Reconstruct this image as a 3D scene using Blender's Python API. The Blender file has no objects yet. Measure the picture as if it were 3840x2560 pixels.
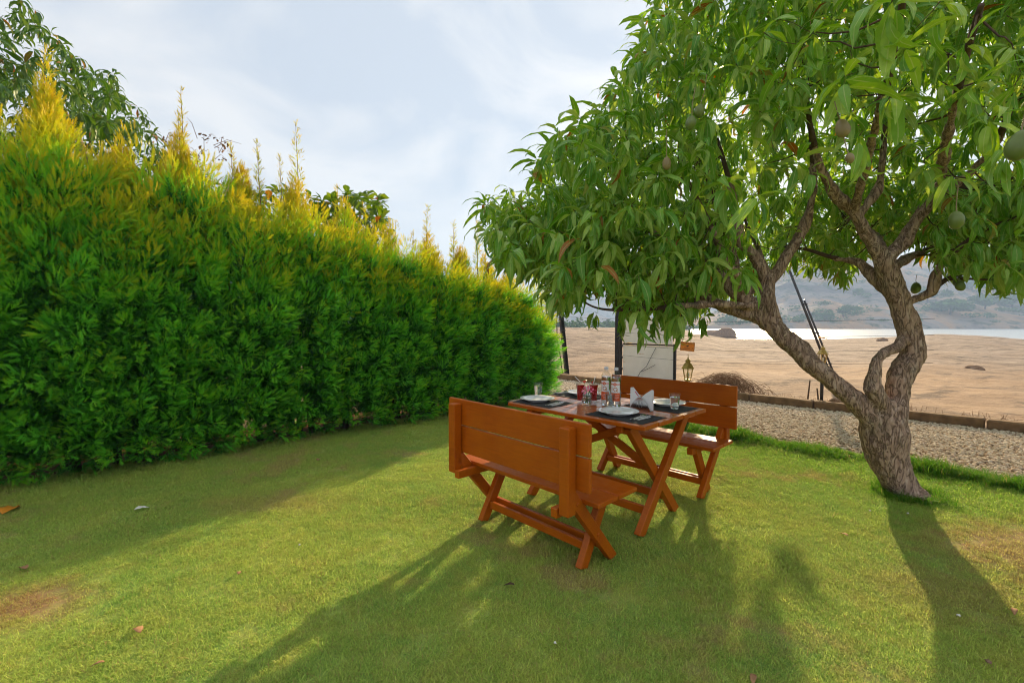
import bpy, bmesh, math, random
import numpy as np
from mathutils import Vector, Matrix, Euler, noise as mnoise

random.seed(7)
RNG = np.random.default_rng(11)
S = bpy.context.scene
COL = S.collection
R = math.radians

# ------------------------------------------------------------------ camera
CAM_H = 1.42
FPX = 1707.0            # focal length in photograph pixels (3840 wide)
PITCH = R(2.25)
cam_d = bpy.data.cameras.new('camera')
cam = bpy.data.objects.new('camera', cam_d)
COL.objects.link(cam)
cam_d.sensor_width = 36.0
cam_d.lens = FPX / 3840.0 * 36.0
cam_d.clip_start = 0.05
cam_d.clip_end = 6000
cam.location = (0, 0, CAM_H)
cam.rotation_euler = (R(90) - PITCH, 0, 0)
S.camera = cam

# ------------------------------------------------------------------ sky, sun, exposure
SUN_AZ, SUN_EL = R(27.5), R(18.5)       # azimuth to the right of +Y
world = bpy.data.worlds.new('World')
S.world = world
world.use_nodes = True
nt = world.node_tree
nt.nodes.clear()
w_out = nt.nodes.new('ShaderNodeOutputWorld')
w_bg = nt.nodes.new('ShaderNodeBackground')
w_sky = nt.nodes.new('ShaderNodeTexSky')
w_sky.sky_type = 'NISHITA'
w_sky.sun_disc = False
w_sky.sun_elevation = SUN_EL
w_sky.sun_rotation = SUN_AZ
w_sky.air_density = 1.0
w_sky.dust_density = 0.5
w_sky.ozone_density = 1.2
w_bg.inputs['Strength'].default_value = 0.096
tc = nt.nodes.new('ShaderNodeTexCoord')
mp = nt.nodes.new('ShaderNodeMapping')
mp.inputs['Location'].default_value = (3.1, 1.7, 0.35)
mp.inputs['Scale'].default_value = (1.0, 1.0, 1.9)
nz = nt.nodes.new('ShaderNodeTexNoise')
nz.inputs['Scale'].default_value = 2.6
nz.inputs['Detail'].default_value = 9.0
nz.inputs['Roughness'].default_value = 0.55
nz.inputs['Distortion'].default_value = 0.5
rp = nt.nodes.new('ShaderNodeValToRGB')                # pale blue gaps to white wispy cloud
rp.color_ramp.elements[0].position = 0.38
rp.color_ramp.elements[0].color = (2.36, 2.54, 2.80, 1)
rp.color_ramp.elements[1].position = 0.56
rp.color_ramp.elements[1].color = (3.55, 3.46, 3.34, 1)
mx = nt.nodes.new('ShaderNodeMix')
mx.data_type = 'RGBA'
mx.inputs[0].default_value = 0.92
nt.links.new(tc.outputs['Generated'], mp.inputs['Vector'])
nt.links.new(mp.outputs['Vector'], nz.inputs['Vector'])
nt.links.new(nz.outputs['Fac'], rp.inputs['Fac'])
nt.links.new(rp.outputs['Color'], mx.inputs[7])
nt.links.new(w_sky.outputs['Color'], mx.inputs[6])
nt.links.new(mx.outputs[2], w_bg.inputs['Color'])
nt.links.new(w_bg.outputs['Background'], w_out.inputs['Surface'])

sun_d = bpy.data.lights.new('sun', 'SUN')
sun_d.energy = 4.2
sun_d.angle = R(0.6)
sun_d.color = (1.0, 0.76, 0.46)
sun = bpy.data.objects.new('sun', sun_d)
COL.objects.link(sun)
SUN_DIR = Vector((math.sin(SUN_AZ) * math.cos(SUN_EL), math.cos(SUN_AZ) * math.cos(SUN_EL), math.sin(SUN_EL)))
sun.rotation_euler = SUN_DIR.to_track_quat('Z', 'Y').to_euler()
sun.location = (20, 30, 30)

vs = S.view_settings
vs.view_transform = 'Standard'
vs.look = 'None'
vs.exposure = 1.6
vs.gamma = 1.0
vs.use_curve_mapping = False
S.cycles.max_bounces = 10
S.cycles.use_adaptive_sampling = True
S.cycles.adaptive_threshold = 0.018
S.cycles.diffuse_bounces = 3
S.cycles.glossy_bounces = 4
S.cycles.transmission_bounces = 10
S.cycles.transparent_max_bounces = 16
S.cycles.volume_bounces = 0
S.cycles.use_denoising = True
S.cycles.filter_width = 1.1
S.cycles.caustics_reflective = False
S.cycles.caustics_refractive = True
S.cycles.sample_clamp_indirect = 6.0

# ------------------------------------------------------------------ frames
ALPHA = R(46.38)
CA, SA = math.cos(ALPHA), math.sin(ALPHA)


def UV(u, v, z=0.0):
    """garden frame: v runs away from the lawn towards the gravel, u towards the hedge"""
    return Vector((-CA * u + SA * v, SA * u + CA * v, z))


def to_uv(x, y):
    return -CA * x + SA * y, SA * x + CA * y


CP, SP = math.cos(PITCH), math.sin(PITCH)


def at(x, y, Y):
    """the place at distance Y that the photograph shows at pixel x, y"""
    dx = (x - 1920) / FPX
    dv = -(y - 1280) / FPX
    r = (dx, CP + dv * SP, -SP + dv * CP)
    t = Y / r[1]
    return Vector((r[0] * t, Y, CAM_H + r[2] * t))


def atz(x, y, z):
    dx = (x - 1920) / FPX
    dv = -(y - 1280) / FPX
    r = (dx, CP + dv * SP, -SP + dv * CP)
    t = (z - CAM_H) / r[2]
    return Vector((r[0] * t, r[1] * t, z))


def proj(p):
    """photograph pixel of points p (n,3), for sizing and choosing only"""
    p = np.asarray(p, float)
    dz = p[:, 2] - CAM_H
    yc = p[:, 1] * CP - dz * SP
    zc = p[:, 1] * SP + dz * CP
    yc = np.where(np.abs(yc) < 1e-4, 1e-4, yc)
    return 1920 + FPX * p[:, 0] / yc, 1280 - FPX * zc / yc, yc


# ------------------------------------------------------------------ object helpers
def link(o, parent=None):
    COL.objects.link(o)
    if parent is not None:
        o.parent = parent
    return o


def tag(o, label=None, cat=None, group=None, kind=None):
    if label:
        o['label'] = label
    if cat:
        o['category'] = cat
    if group:
        o['group'] = group
    if kind:
        o['kind'] = kind
    return o


def thing(name, label, cat, loc=(0, 0, 0), rotz=0.0, group=None):
    o = bpy.data.objects.new(name, None)
    o.empty_display_size = 0.2
    o.location = loc
    o.rotation_euler = (0, 0, rotz)
    link(o)
    return tag(o, label, cat, group)


def mesh_np(name, V, F, smooth=False, attrs=None):
    """V (n,3), F (m,3|4) arrays -> mesh, fast"""
    me = bpy.data.meshes.new(name)
    V = np.ascontiguousarray(V, dtype=np.float32)
    F = np.ascontiguousarray(F, dtype=np.int32)
    k = F.shape[1]
    me.vertices.add(len(V))
    me.vertices.foreach_set('co', V.ravel())
    me.loops.add(F.size)
    me.loops.foreach_set('vertex_index', F.ravel())
    me.polygons.add(len(F))
    me.polygons.foreach_set('loop_start', np.arange(0, F.size, k, dtype=np.int32))
    me.polygons.foreach_set('loop_total', np.full(len(F), k, dtype=np.int32))
    if smooth:
        me.polygons.foreach_set('use_smooth', np.ones(len(F), dtype=bool))
    if attrs:
        for n, a in attrs.items():
            at_ = me.attributes.new(n, 'FLOAT', 'POINT')
            at_.data.foreach_set('value', np.ascontiguousarray(a, dtype=np.float32))
    me.update(calc_edges=True)
    me.validate()
    return me


def obj(name, me, mat, parent=None, loc=None):
    o = bpy.data.objects.new(name, me)
    if mat is not None and len(me.materials) == 0:
        me.materials.append(mat)
    if loc is not None:
        o.location = loc
    return link(o, parent)


class MB:
    """mesh builder: collects shapes into one mesh"""

    def __init__(self):
        self.v, self.f = [], []

    def add(self, vs_, fs_):
        n = len(self.v)
        self.v += [tuple(p) for p in vs_]
        self.f += [tuple(i + n for i in f) for f in fs_]
        return self

    def box(self, c, s, M=None, ch=0.0):
        """box with chamfered edges of size ch"""
        hx, hy, hz = s[0] / 2, s[1] / 2, s[2] / 2
        bm = bmesh.new()
        bmesh.ops.create_cube(bm, size=1.0)
        for w in bm.verts:
            w.co = Vector((w.co.x * 2 * hx, w.co.y * 2 * hy, w.co.z * 2 * hz))
        if ch > 0:
            bmesh.ops.bevel(bm, geom=list(bm.edges), offset=min(ch, min(hx, hy, hz) * 0.8), segments=1, affect='EDGES', profile=0.7)
        bm.verts.index_update()
        T = Matrix.Translation(Vector(c)) @ (M.to_4x4() if M is not None else Matrix())
        self.add([T @ w.co for w in bm.verts], [[w.index for w in f.verts] for f in bm.faces])
        bm.free()
        return self

    def beam(self, p0, p1, w, t, up=(0, 0, 1), ch=0.004):
        """bar from p0 to p1; w across (side), t along the up-ish axis"""
        p0, p1 = Vector(p0), Vector(p1)
        y = (p1 - p0)
        L = y.length
        y.normalize()
        x = y.cross(Vector(up))
        if x.length < 1e-5:
            x = y.cross(Vector((1, 0, 0)))
        x.normalize()
        z = x.cross(y)
        M = Matrix((x, y, z)).transposed()
        return self.box((p0 + p1) / 2, (w, L, t), M, ch)

    def lathe(self, prof, n=24, c=(0, 0, 0), cap0=True, cap1=True):
        vs_, fs_ = [], []
        for r, z in prof:
            for i in range(n):
                a = 2 * math.pi * i / n
                vs_.append((c[0] + r * math.cos(a), c[1] + r * math.sin(a), c[2] + z))
        for k in range(len(prof) - 1):
            for i in range(n):
                j = (i + 1) % n
                fs_.append((k * n + i, k * n + j, (k + 1) * n + j, (k + 1) * n + i))
        if cap0:
            fs_.append(tuple(range(n - 1, -1, -1)))
        if cap1:
            b = (len(prof) - 1) * n
            fs_.append(tuple(b + i for i in range(n)))
        return self.add(vs_, fs_)

    def tube(self, pts, rad, n=8, cap=True):
        pts = [Vector(p) for p in pts]
        if not hasattr(rad, '__len__'):
            rad = [rad] * len(pts)
        vs_, fs_ = [], []
        prev = None
        for i, p in enumerate(pts):
            d = (pts[min(i + 1, len(pts) - 1)] - pts[max(i - 1, 0)]).normalized()
            if prev is None:
                a = Vector((0, 0, 1)) if abs(d.z) < 0.9 else Vector((1, 0, 0))
                x = d.cross(a).normalized()
            else:
                x = (prev - d * prev.dot(d))
                x = x.normalized() if x.length > 1e-6 else d.orthogonal().normalized()
            prev = x
            y = d.cross(x)
            for k in range(n):
                a = 2 * math.pi * k / n
                vs_.append(p + (x * math.cos(a) + y * math.sin(a)) * rad[i])
        for i in range(len(pts) - 1):
            for k in range(n):
                j = (k + 1) % n
                fs_.append((i * n + k, i * n + j, (i + 1) * n + j, (i + 1) * n + k))
        if cap:
            fs_.append(tuple(range(n - 1, -1, -1)))
            b = (len(pts) - 1) * n
            fs_.append(tuple(b + i for i in range(n)))
        return self.add(vs_, fs_)

    def prism(self, poly, z0, z1, M=None):
        n = len(poly)
        vs_ = [Vector((x, y, z0)) for x, y in poly] + [Vector((x, y, z1)) for x, y in poly]
        if M is not None:
            vs_ = [M @ p for p in vs_]
        fs_ = [tuple(range(n - 1, -1, -1)), tuple(range(n, 2 * n))]
        for i in range(n):
            j = (i + 1) % n
            fs_.append((i, j, n + j, n + i))
        return self.add(vs_, fs_)

    def mesh(self, name, smooth=False):
        me = bpy.data.meshes.new(name)
        me.from_pydata(self.v, [], self.f)
        if smooth:
            me.polygons.foreach_set('use_smooth', [True] * len(me.polygons))
        me.update()
        return me

    def build(self, name, mat, parent=None, smooth=False, loc=None):
        return obj(name, self.mesh(name, smooth), mat, parent, loc)


def auto_smooth(o, ang=35):
    me = o.data
    me.polygons.foreach_set('use_smooth', [True] * len(me.polygons))
    bm = bmesh.new()
    bm.from_mesh(me)
    for e in bm.edges:
        if len(e.link_faces) == 2 and e.calc_face_angle(0) > R(ang):
            e.smooth = False
    bm.to_mesh(me)
    bm.free()
    return o


def copy_tree(o, parent=None):
    c = o.copy()
    link(c, parent)
    for ch in o.children:
        copy_tree(ch, c)
    return c


# ------------------------------------------------------------------ materials
def mat_new(name):
    m = bpy.data.materials.new(name)
    m.use_nodes = True
    t = m.node_tree
    b = t.nodes['Principled BSDF']
    return m, t, b


def N(t, kind, **kw):
    n = t.nodes.new(kind)
    for k, v_ in kw.items():
        setattr(n, k, v_)
    return n


def ramp(t, src, stops):
    r = N(t, 'ShaderNodeValToRGB')
    e = r.color_ramp.elements
    while len(e) < len(stops):
        e.new(0.5)
    for i, (p, c) in enumerate(stops):
        e[i].position = p
        e[i].color = (*c, 1) if len(c) == 3 else c
    t.links.new(src, r.inputs['Fac'])
    return r.outputs['Color']


def noise_fac(t, vec, scale, detail=5, rough=0.55, dist=0.0):
    n = N(t, 'ShaderNodeTexNoise')
    n.inputs['Scale'].default_value = scale
    n.inputs['Detail'].default_value = detail
    n.inputs['Roughness'].default_value = rough
    n.inputs['Distortion'].default_value = dist
    if vec is not None:
        t.links.new(vec, n.inputs['Vector'])
    return n.outputs['Fac']


def mixc(t, fac, a, b, mode='MIX'):
    m = N(t, 'ShaderNodeMix', data_type='RGBA', blend_type=mode)
    for sock, val in ((m.inputs[0], fac), (m.inputs[6], a), (m.inputs[7], b)):
        if hasattr(val, 'is_linked') or isinstance(val, bpy.types.NodeSocket):
            t.links.new(val, sock)
        elif isinstance(val, (int, float)):
            sock.default_value = val
        else:
            sock.default_value = (*val, 1) if len(val) == 3 else val
    return m.outputs[2]


def mathn(t, op, a, b=None):
    m = N(t, 'ShaderNodeMath', operation=op)
    for i, val in enumerate((a, b)):
        if val is None:
            continue
        if isinstance(val, bpy.types.NodeSocket):
            t.links.new(val, m.inputs[i])
        else:
            m.inputs[i].default_value = val
    return m.outputs[0]


def bump(t, b, height, strength=0.3, dist=0.01):
    n = N(t, 'ShaderNodeBump')
    n.inputs['Strength'].default_value = strength
    n.inputs['Distance'].default_value = dist
    t.links.new(height, n.inputs['Height'])
    t.links.new(n.outputs['Normal'], b.inputs['Normal'])


def pos(t, scale=None):
    g = N(t, 'ShaderNodeNewGeometry').outputs['Position']
    if scale is None:
        return g
    m = N(t, 'ShaderNodeMapping')
    m.inputs['Scale'].default_value = scale
    t.links.new(g, m.inputs['Vector'])
    return m.outputs['Vector']


def objco(t, scale=None):
    g = N(t, 'ShaderNodeTexCoord').outputs['Object']
    if scale is None:
        return g
    m = N(t, 'ShaderNodeMapping')
    m.inputs['Scale'].default_value = scale
    t.links.new(g, m.inputs['Vector'])
    return m.outputs['Vector']


def plain(name, col, rough=0.5, metal=0.0, spec=0.5, var=0.15, vscale=30):
    m, t, b = mat_new(name)
    f = noise_fac(t, objco(t), vscale, 4)
    c = ramp(t, f, [(0.3, tuple(x * (1 - var) for x in col)), (0.7, tuple(min(1, x * (1 + var)) for x in col))])
    t.links.new(c, b.inputs['Base Color'])
    b.inputs['Roughness'].default_value = rough
    b.inputs['Metallic'].default_value = metal
    b.inputs['Specular IOR Level'].default_value = spec
    return m


M = {}


def make_wood():
    m, t, b = mat_new('varnished_wood')
    v = objco(t, (2.0, 26.0, 26.0))
    f = noise_fac(t, v, 3.0, 6, 0.6, 0.6)
    big = noise_fac(t, objco(t), 5.0, 4)
    c1 = ramp(t, f, [(0.22, (0.310, 0.058, 0.0010)), (0.78, (0.460, 0.098, 0.0016))])
    c = mixc(t, ramp(t, big, [(0.35, (0, 0, 0)), (0.75, (0.45, 0.45, 0.45))]), c1, (0.520, 0.135, 0.0030))
    dirt = noise_fac(t, objco(t), 60.0, 3)
    c = mixc(t, ramp(t, dirt, [(0.70, (0, 0, 0)), (0.80, (0.22, 0.22, 0.22))]), c, (0.10, 0.030, 0.006))
    t.links.new(c, b.inputs['Base Color'])
    rr = ramp(t, noise_fac(t, objco(t), 18.0, 5), [(0.3, (0.34, 0.34, 0.34)), (0.7, (0.56, 0.56, 0.56))])
    t.links.new(rr, b.inputs['Roughness'])
    b.inputs['Specular IOR Level'].default_value = 0.26
    b.inputs['Coat Weight'].default_value = 0.02
    b.inputs['Coat Roughness'].default_value = 0.15
    bump(t, b, f, 0.12, 0.002)
    return m


M['wood'] = make_wood()


def make_wood_top():
    m = M['wood'].copy()
    m.name = 'varnished_wood_table'
    b = m.node_tree.nodes['Principled BSDF']
    b.inputs['Coat Weight'].default_value = 0.35
    b.inputs['Coat Roughness'].default_value = 0.07
    return m


M['wood_top'] = make_wood_top()


def make_bark():
    m, t, b = mat_new('mango_bark')
    v = pos(t, (16, 16, 4.2))
    r1 = noise_fac(t, v, 1.5, 6, 0.62, 1.1)
    rid = mathn(t, 'ABSOLUTE', mathn(t, 'SUBTRACT', r1, 0.5))
    crack = ramp(t, rid, [(0.0, (0.0, 0.0, 0.0)), (0.030, (0.75, 0.75, 0.75)), (0.09, (1, 1, 1))])
    f = noise_fac(t, pos(t, (1, 1, 0.4)), 30, 6, 0.68)
    c = ramp(t, f, [(0.28, (0.250, 0.160, 0.118)), (0.5, (0.430, 0.295, 0.225)), (0.74, (0.600, 0.470, 0.385))])
    c = mixc(t, crack, (0.150, 0.095, 0.068), c)
    lich = noise_fac(t, pos(t), 6, 5, 0.7)
    c = mixc(t, ramp(t, lich, [(0.60, (0, 0, 0)), (0.70, (0.55, 0.55, 0.55))]), c, (0.20, 0.20, 0.15))
    moss = noise_fac(t, pos(t), 3.1, 4, 0.6)
    c = mixc(t, ramp(t, moss, [(0.58, (0, 0, 0)), (0.74, (0.35, 0.35, 0.35))]), c, (0.12, 0.115, 0.045))
    t.links.new(c, b.inputs['Base Color'])
    b.inputs['Roughness'].default_value = 0.9
    b.inputs['Specular IOR Level'].default_value = 0.2
    hgt = mixc(t, 0.4, crack, f)
    bump(t, b, hgt, 0.9, 0.012)
    return m


M['bark'] = make_bark()
M['twig'] = plain('mango_twig', (0.095, 0.062, 0.040), 0.85, spec=0.2, var=0.3)


def make_leaf(name, cols, mid_col, trans=0.45, dead=0.03, gloss=0.42):
    """cols: three greens; attribute mid = 0 on the midrib, rnd = per-leaf random"""
    m = bpy.data.materials.new(name)
    m.use_nodes = True
    t = m.node_tree
    t.nodes.clear()
    out = N(t, 'ShaderNodeOutputMaterial')
    a_r = N(t, 'ShaderNodeAttribute', attribute_name='rnd')
    a_m = N(t, 'ShaderNodeAttribute', attribute_name='mid')
    oi = N(t, 'ShaderNodeObjectInfo')
    r = mathn(t, 'FRACT', mathn(t, 'ADD', a_r.outputs['Fac'], oi.outputs['Random']))
    c = ramp(t, r, [(0.0, cols[0]), (0.45, cols[1]), (0.97 - dead, cols[2]), (0.985 - dead, cols[2]), (1.0 - dead * 0.8, (0.36, 0.14, 0.02))])
    bl = noise_fac(t, pos(t), 28, 3)
    c = mixc(t, ramp(t, bl, [(0.45, (0, 0, 0)), (0.75, (0.35, 0.35, 0.35))]), c, tuple(x * 0.6 for x in cols[0]))
    midf = ramp(t, a_m.outputs['Fac'], [(0.0, (0.75, 0.75, 0.75)), (0.13, (0.0, 0.0, 0.0))])
    c = mixc(t, midf, c, mid_col)
    dif = N(t, 'ShaderNodeBsdfPrincipled')
    dif.inputs['Roughness'].default_value = gloss
    dif.inputs['Specular IOR Level'].default_value = 0.35
    t.links.new(c, dif.inputs['Base Color'])
    tr = N(t, 'ShaderNodeBsdfTranslucent')
    hs = N(t, 'ShaderNodeHueSaturation')
    hs.inputs['Saturation'].default_value = 1.15
    hs.inputs['Value'].default_value = 1.45
    hs.inputs['Hue'].default_value = 0.475
    t.links.new(c, hs.inputs['Color'])
    t.links.new(hs.outputs['Color'], tr.inputs['Color'])
    ms = N(t, 'ShaderNodeMixShader')
    ms.inputs[0].default_value = trans
    t.links.new(dif.outputs['BSDF'], ms.inputs[1])
    t.links.new(tr.outputs['BSDF'], ms.inputs[2])
    t.links.new(ms.outputs['Shader'], out.inputs['Surface'])
    return m


M['leaf'] = make_leaf('mango_leaf', [(0.100, 0.285, 0.034), (0.195, 0.400, 0.056), (0.350, 0.490, 0.110)], (0.48, 0.56, 0.20), trans=0.36, dead=0.008)
M['leaf_dark'] = make_leaf('old_mango_leaf', [(0.040, 0.125, 0.018), (0.062, 0.165, 0.022), (0.115, 0.200, 0.040)], (0.20, 0.28, 0.08), trans=0.3, dead=0.008)
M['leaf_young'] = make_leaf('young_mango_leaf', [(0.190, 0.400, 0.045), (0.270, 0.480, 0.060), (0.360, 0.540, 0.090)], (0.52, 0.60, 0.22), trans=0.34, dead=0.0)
M['leaf2'] = make_leaf('broad_leaf', [(0.045, 0.12, 0.012), (0.075, 0.17, 0.016), (0.13, 0.22, 0.025)], (0.2, 0.28, 0.06), dead=0.01)


def make_conifer():
    m = bpy.data.materials.new('golden_conifer')
    m.use_nodes = True
    t = m.node_tree
    t.nodes.clear()
    out = N(t, 'ShaderNodeOutputMaterial')
    a = N(t, 'ShaderNodeAttribute', attribute_name='gold')
    c = ramp(t, a.outputs['Fac'], [(0.0, (0.024, 0.135, 0.014)), (0.25, (0.140, 0.560, 0.036)), (0.5, (0.270, 0.640, 0.026)),
                                   (0.75, (0.56, 0.58, 0.012)), (1.0, (0.70, 0.52, 0.014))])
    dif = N(t, 'ShaderNodeBsdfPrincipled')
    dif.inputs['Roughness'].default_value = 0.6
    dif.inputs['Specular IOR Level'].default_value = 0.2
    t.links.new(c, dif.inputs['Base Color'])
    tr = N(t, 'ShaderNodeBsdfTranslucent')
    hs = N(t, 'ShaderNodeHueSaturation')
    hs.inputs['Value'].default_value = 1.05
    t.links.new(c, hs.inputs['Color'])
    t.links.new(hs.outputs['Color'], tr.inputs['Color'])
    ms = N(t, 'ShaderNodeMixShader')
    ms.inputs[0].default_value = 0.42
    t.links.new(dif.outputs['BSDF'], ms.inputs[1])
    t.links.new(tr.outputs['BSDF'], ms.inputs[2])
    t.links.new(ms.outputs['Shader'], out.inputs['Surface'])
    return m


M['conifer'] = make_conifer()


def lawn_colour(t):
    """worn-lawn colour by place: green, yellow-green, straw and bare earth patches"""
    p = pos(t)
    a = noise_fac(t, p, 0.9, 4, 0.6)
    b2 = noise_fac(t, p, 5.5, 5, 0.65)
    c = ramp(t, a, [(0.36, (0.265, 0.450, 0.095)), (0.62, (0.430, 0.530, 0.105))])
    c = mixc(t, ramp(t, b2, [(0.45, (0, 0, 0)), (0.72, (0.7, 0.7, 0.7))]), c, (0.54, 0.51, 0.130))
    sp_ = N(t, 'ShaderNodeSeparateXYZ')
    t.links.new(p, sp_.inputs[0])
    vd = mathn(t, 'ADD', mathn(t, 'MULTIPLY', sp_.outputs['X'], SA), mathn(t, 'MULTIPLY', sp_.outputs['Y'], CA))
    vd = mathn(t, 'ADD', vd, mathn(t, 'MULTIPLY', noise_fac(t, p, 1.3, 4), 1.6))
    vd = mathn(t, 'MULTIPLY', vd, 0.125)
    c = mixc(t, ramp(t, vd, [(0.60, (0, 0, 0)), (0.80, (0.85, 0.85, 0.85))]), c, (0.230, 0.520, 0.030))
    for cx_, cy_, rx_, ry_, amt in ((3.35, 2.75, 1.15, 0.75, 0.95), (2.3, 2.35, 0.7, 0.45, 0.5), (-2.45, 2.25, 0.42, 0.30, 1.0), (-1.9, 3.55, 0.9, 0.35, 0.45)):
        mp_ = N(t, 'ShaderNodeMapping')
        mp_.inputs['Location'].default_value = (-cx_ / rx_, -cy_ / ry_, 0)
        mp_.inputs['Scale'].default_value = (1 / rx_, 1 / ry_, 0)
        t.links.new(p, mp_.inputs['Vector'])
        ln = N(t, 'ShaderNodeVectorMath', operation='LENGTH')
        t.links.new(mp_.outputs['Vector'], ln.inputs[0])
        w_ = mathn(t, 'ADD', ln.outputs['Value'], mathn(t, 'MULTIPLY', noise_fac(t, p, 7.0, 6, 0.75), 1.5))
        k_ = ramp(t, w_, [(0.0, (amt,) * 3), (0.62, (amt,) * 3), (1.0, (0, 0, 0))])
        sc_ = mathn(t, 'MULTIPLY', w_, 0.62)
        t.links.new(sc_, k_.node.inputs['Fac'])
        c = mixc(t, k_, c, (0.44, 0.26, 0.135))
    straw = mathn(t, 'MULTIPLY', noise_fac(t, p, 2.3, 5, 0.7), noise_fac(t, p, 0.55, 2))
    c = mixc(t, ramp(t, straw, [(0.285, (0, 0, 0)), (0.36, (0.8, 0.8, 0.8))]), c, (0.50, 0.36, 0.18))
    return c


def make_lawn():
    m, t, b = mat_new('lawn_soil')
    c = mixc(t, 0.20, lawn_colour(t), (0.20, 0.18, 0.08))
    e = noise_fac(t, pos(t), 1.4, 5, 0.65)
    sep = N(t, 'ShaderNodeSeparateXYZ')
    t.links.new(pos(t), sep.inputs[0])
    t.links.new(c, b.inputs['Base Color'])
    b.inputs['Roughness'].default_value = 0.95
    b.inputs['Specular IOR Level'].default_value = 0.1
    bump(t, b, noise_fac(t, pos(t), 90, 5, 0.7), 0.8, 0.02)
    return m


M['lawn'] = make_lawn()


def make_grass():
    m = bpy.data.materials.new('grass_blades')
    m.use_nodes = True
    t = m.node_tree
    t.nodes.clear()
    out = N(t, 'ShaderNodeOutputMaterial')
    a = N(t, 'ShaderNodeAttribute', attribute_name='rnd')
    base = lawn_colour(t)
    c = mixc(t, ramp(t, a.outputs['Fac'], [(0.0, (0.0, 0.0, 0.0)), (1.0, (0.75, 0.75, 0.75))]), base, (0.46, 0.54, 0.110))
    c = mixc(t, 1.0, c, ramp(t, a.outputs['Fac'], [(0.0, (0.62, 0.66, 0.62)), (0.35, (1.15, 1.12, 1.15)), (0.5, (0.85, 0.90, 0.85)), (0.8, (1.3, 1.25, 1.3))]), 'MULTIPLY')
    dry = ramp(t, a.outputs['Fac'], [(0.90, (0, 0, 0)), (0.93, (0.85, 0.85, 0.85))])
    c = mixc(t, dry, c, (0.36, 0.27, 0.11))
    dif = N(t, 'ShaderNodeBsdfPrincipled')
    dif.inputs['Roughness'].default_value = 0.65
    dif.inputs['Specular IOR Level'].default_value = 0.15
    t.links.new(c, dif.inputs['Base Color'])
    tr = N(t, 'ShaderNodeBsdfTranslucent')
    hs = N(t, 'ShaderNodeHueSaturation')
    hs.inputs['Value'].default_value = 1.4
    t.links.new(c, hs.inputs['Color'])
    t.links.new(hs.outputs['Color'], tr.inputs['Color'])
    ms = N(t, 'ShaderNodeMixShader')
    ms.inputs[0].default_value = 0.4
    t.links.new(dif.outputs['BSDF'], ms.inputs[1])
    t.links.new(tr.outputs['BSDF'], ms.inputs[2])
    t.links.new(ms.outputs['Shader'], out.inputs['Surface'])
    return m


M['grass'] = make_grass()


def make_ground():
    m, t, b = mat_new('sandy_rock')
    p = pos(t)
    sep = N(t, 'ShaderNodeSeparateXYZ')
    t.links.new(p, sep.inputs[0])
    big = noise_fac(t, p, 0.11, 6, 0.62, 0.4)
    fine = noise_fac(t, p, 1.6, 8, 0.7)
    streak = noise_fac(t, pos(t, (0.60, 1.2, 1.0)), 0.9, 9, 0.72, 1.3)
    sand = ramp(t, fine, [(0.3, (0.31, 0.195, 0.110)), (0.7, (0.50, 0.345, 0.215))])
    rock = ramp(t, streak, [(0.38, (0.075, 0.056, 0.047)), (0.45, (0.25, 0.190, 0.148)), (0.70, (0.44, 0.350, 0.270))])
    yramp = mathn(t, 'MULTIPLY', sep.outputs['Y'], 0.022)
    f = mathn(t, 'ADD', mathn(t, 'MULTIPLY', big, 1.1), yramp)
    c = mixc(t, ramp(t, f, [(0.66, (0, 0, 0)), (1.0, (1, 1, 1))]), sand, rock)
    crk = noise_fac(t, pos(t, (0.42, 0.80, 1.0)), 1.1, 12, 0.80, 0.9)
    bl2 = noise_fac(t, p, 0.35, 6, 0.65, 0.6)
    c = mixc(t, ramp(t, bl2, [(0.38, (0.5, 0.5, 0.5)), (0.55, (0, 0, 0))]), c, (0.20, 0.135, 0.090))
    c = mixc(t, ramp(t, crk, [(0.40, (0.8, 0.8, 0.8)), (0.47, (0, 0, 0))]), c, (0.10, 0.073, 0.056))
    t.links.new(c, b.inputs['Base Color'])
    b.inputs['Roughness'].default_value = 0.92
    b.inputs['Specular IOR Level'].default_value = 0.15
    h = mixc(t, 0.5, fine, streak)
    bump(t, b, h, 1.0, 0.22)
    return m


M['ground'] = make_ground()


def make_hill():
    m, t, b = mat_new('rocky_scrub_hill')
    p = pos(t)
    sep = N(t, 'ShaderNodeSeparateXYZ')
    t.links.new(p, sep.inputs[0])
    a = noise_fac(t, pos(t, (1, 1, 2.5)), 0.022, 8, 0.68, 0.5)
    s2 = noise_fac(t, p, 0.09, 7, 0.7)
    c = ramp(t, a, [(0.36, (0.15, 0.13, 0.125)), (0.47, (0.30, 0.26, 0.23)), (0.56, (0.46, 0.28, 0.15)), (0.66, (0.24, 0.20, 0.17))])
    c = mixc(t, ramp(t, s2, [(0.52, (0, 0, 0)), (0.62, (0.8, 0.8, 0.8))]), c, (0.055, 0.085, 0.035))
    t.links.new(c, b.inputs['Base Color'])
    b.inputs['Roughness'].default_value = 0.95
    b.inputs['Specular IOR Level'].default_value = 0.05
    bump(t, b, s2, 0.8, 2.0)
    return m


M['hill'] = make_hill()


def make_water():
    m, t, b = mat_new('lake_water')
    b.inputs['Base Color'].default_value = (0.34, 0.40, 0.44, 1)
    b.inputs['Roughness'].default_value = 0.30
    b.inputs['Specular IOR Level'].default_value = 0.8
    bump(t, b, noise_fac(t, pos(t, (0.6, 1.2, 1)), 1.1, 4), 1.0, 0.30)
    return m


M['water'] = make_water()
M['gravel_bed'] = plain('gravel_bed', (0.24, 0.17, 0.11), 0.95, spec=0.1, var=0.35, vscale=40)


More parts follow.
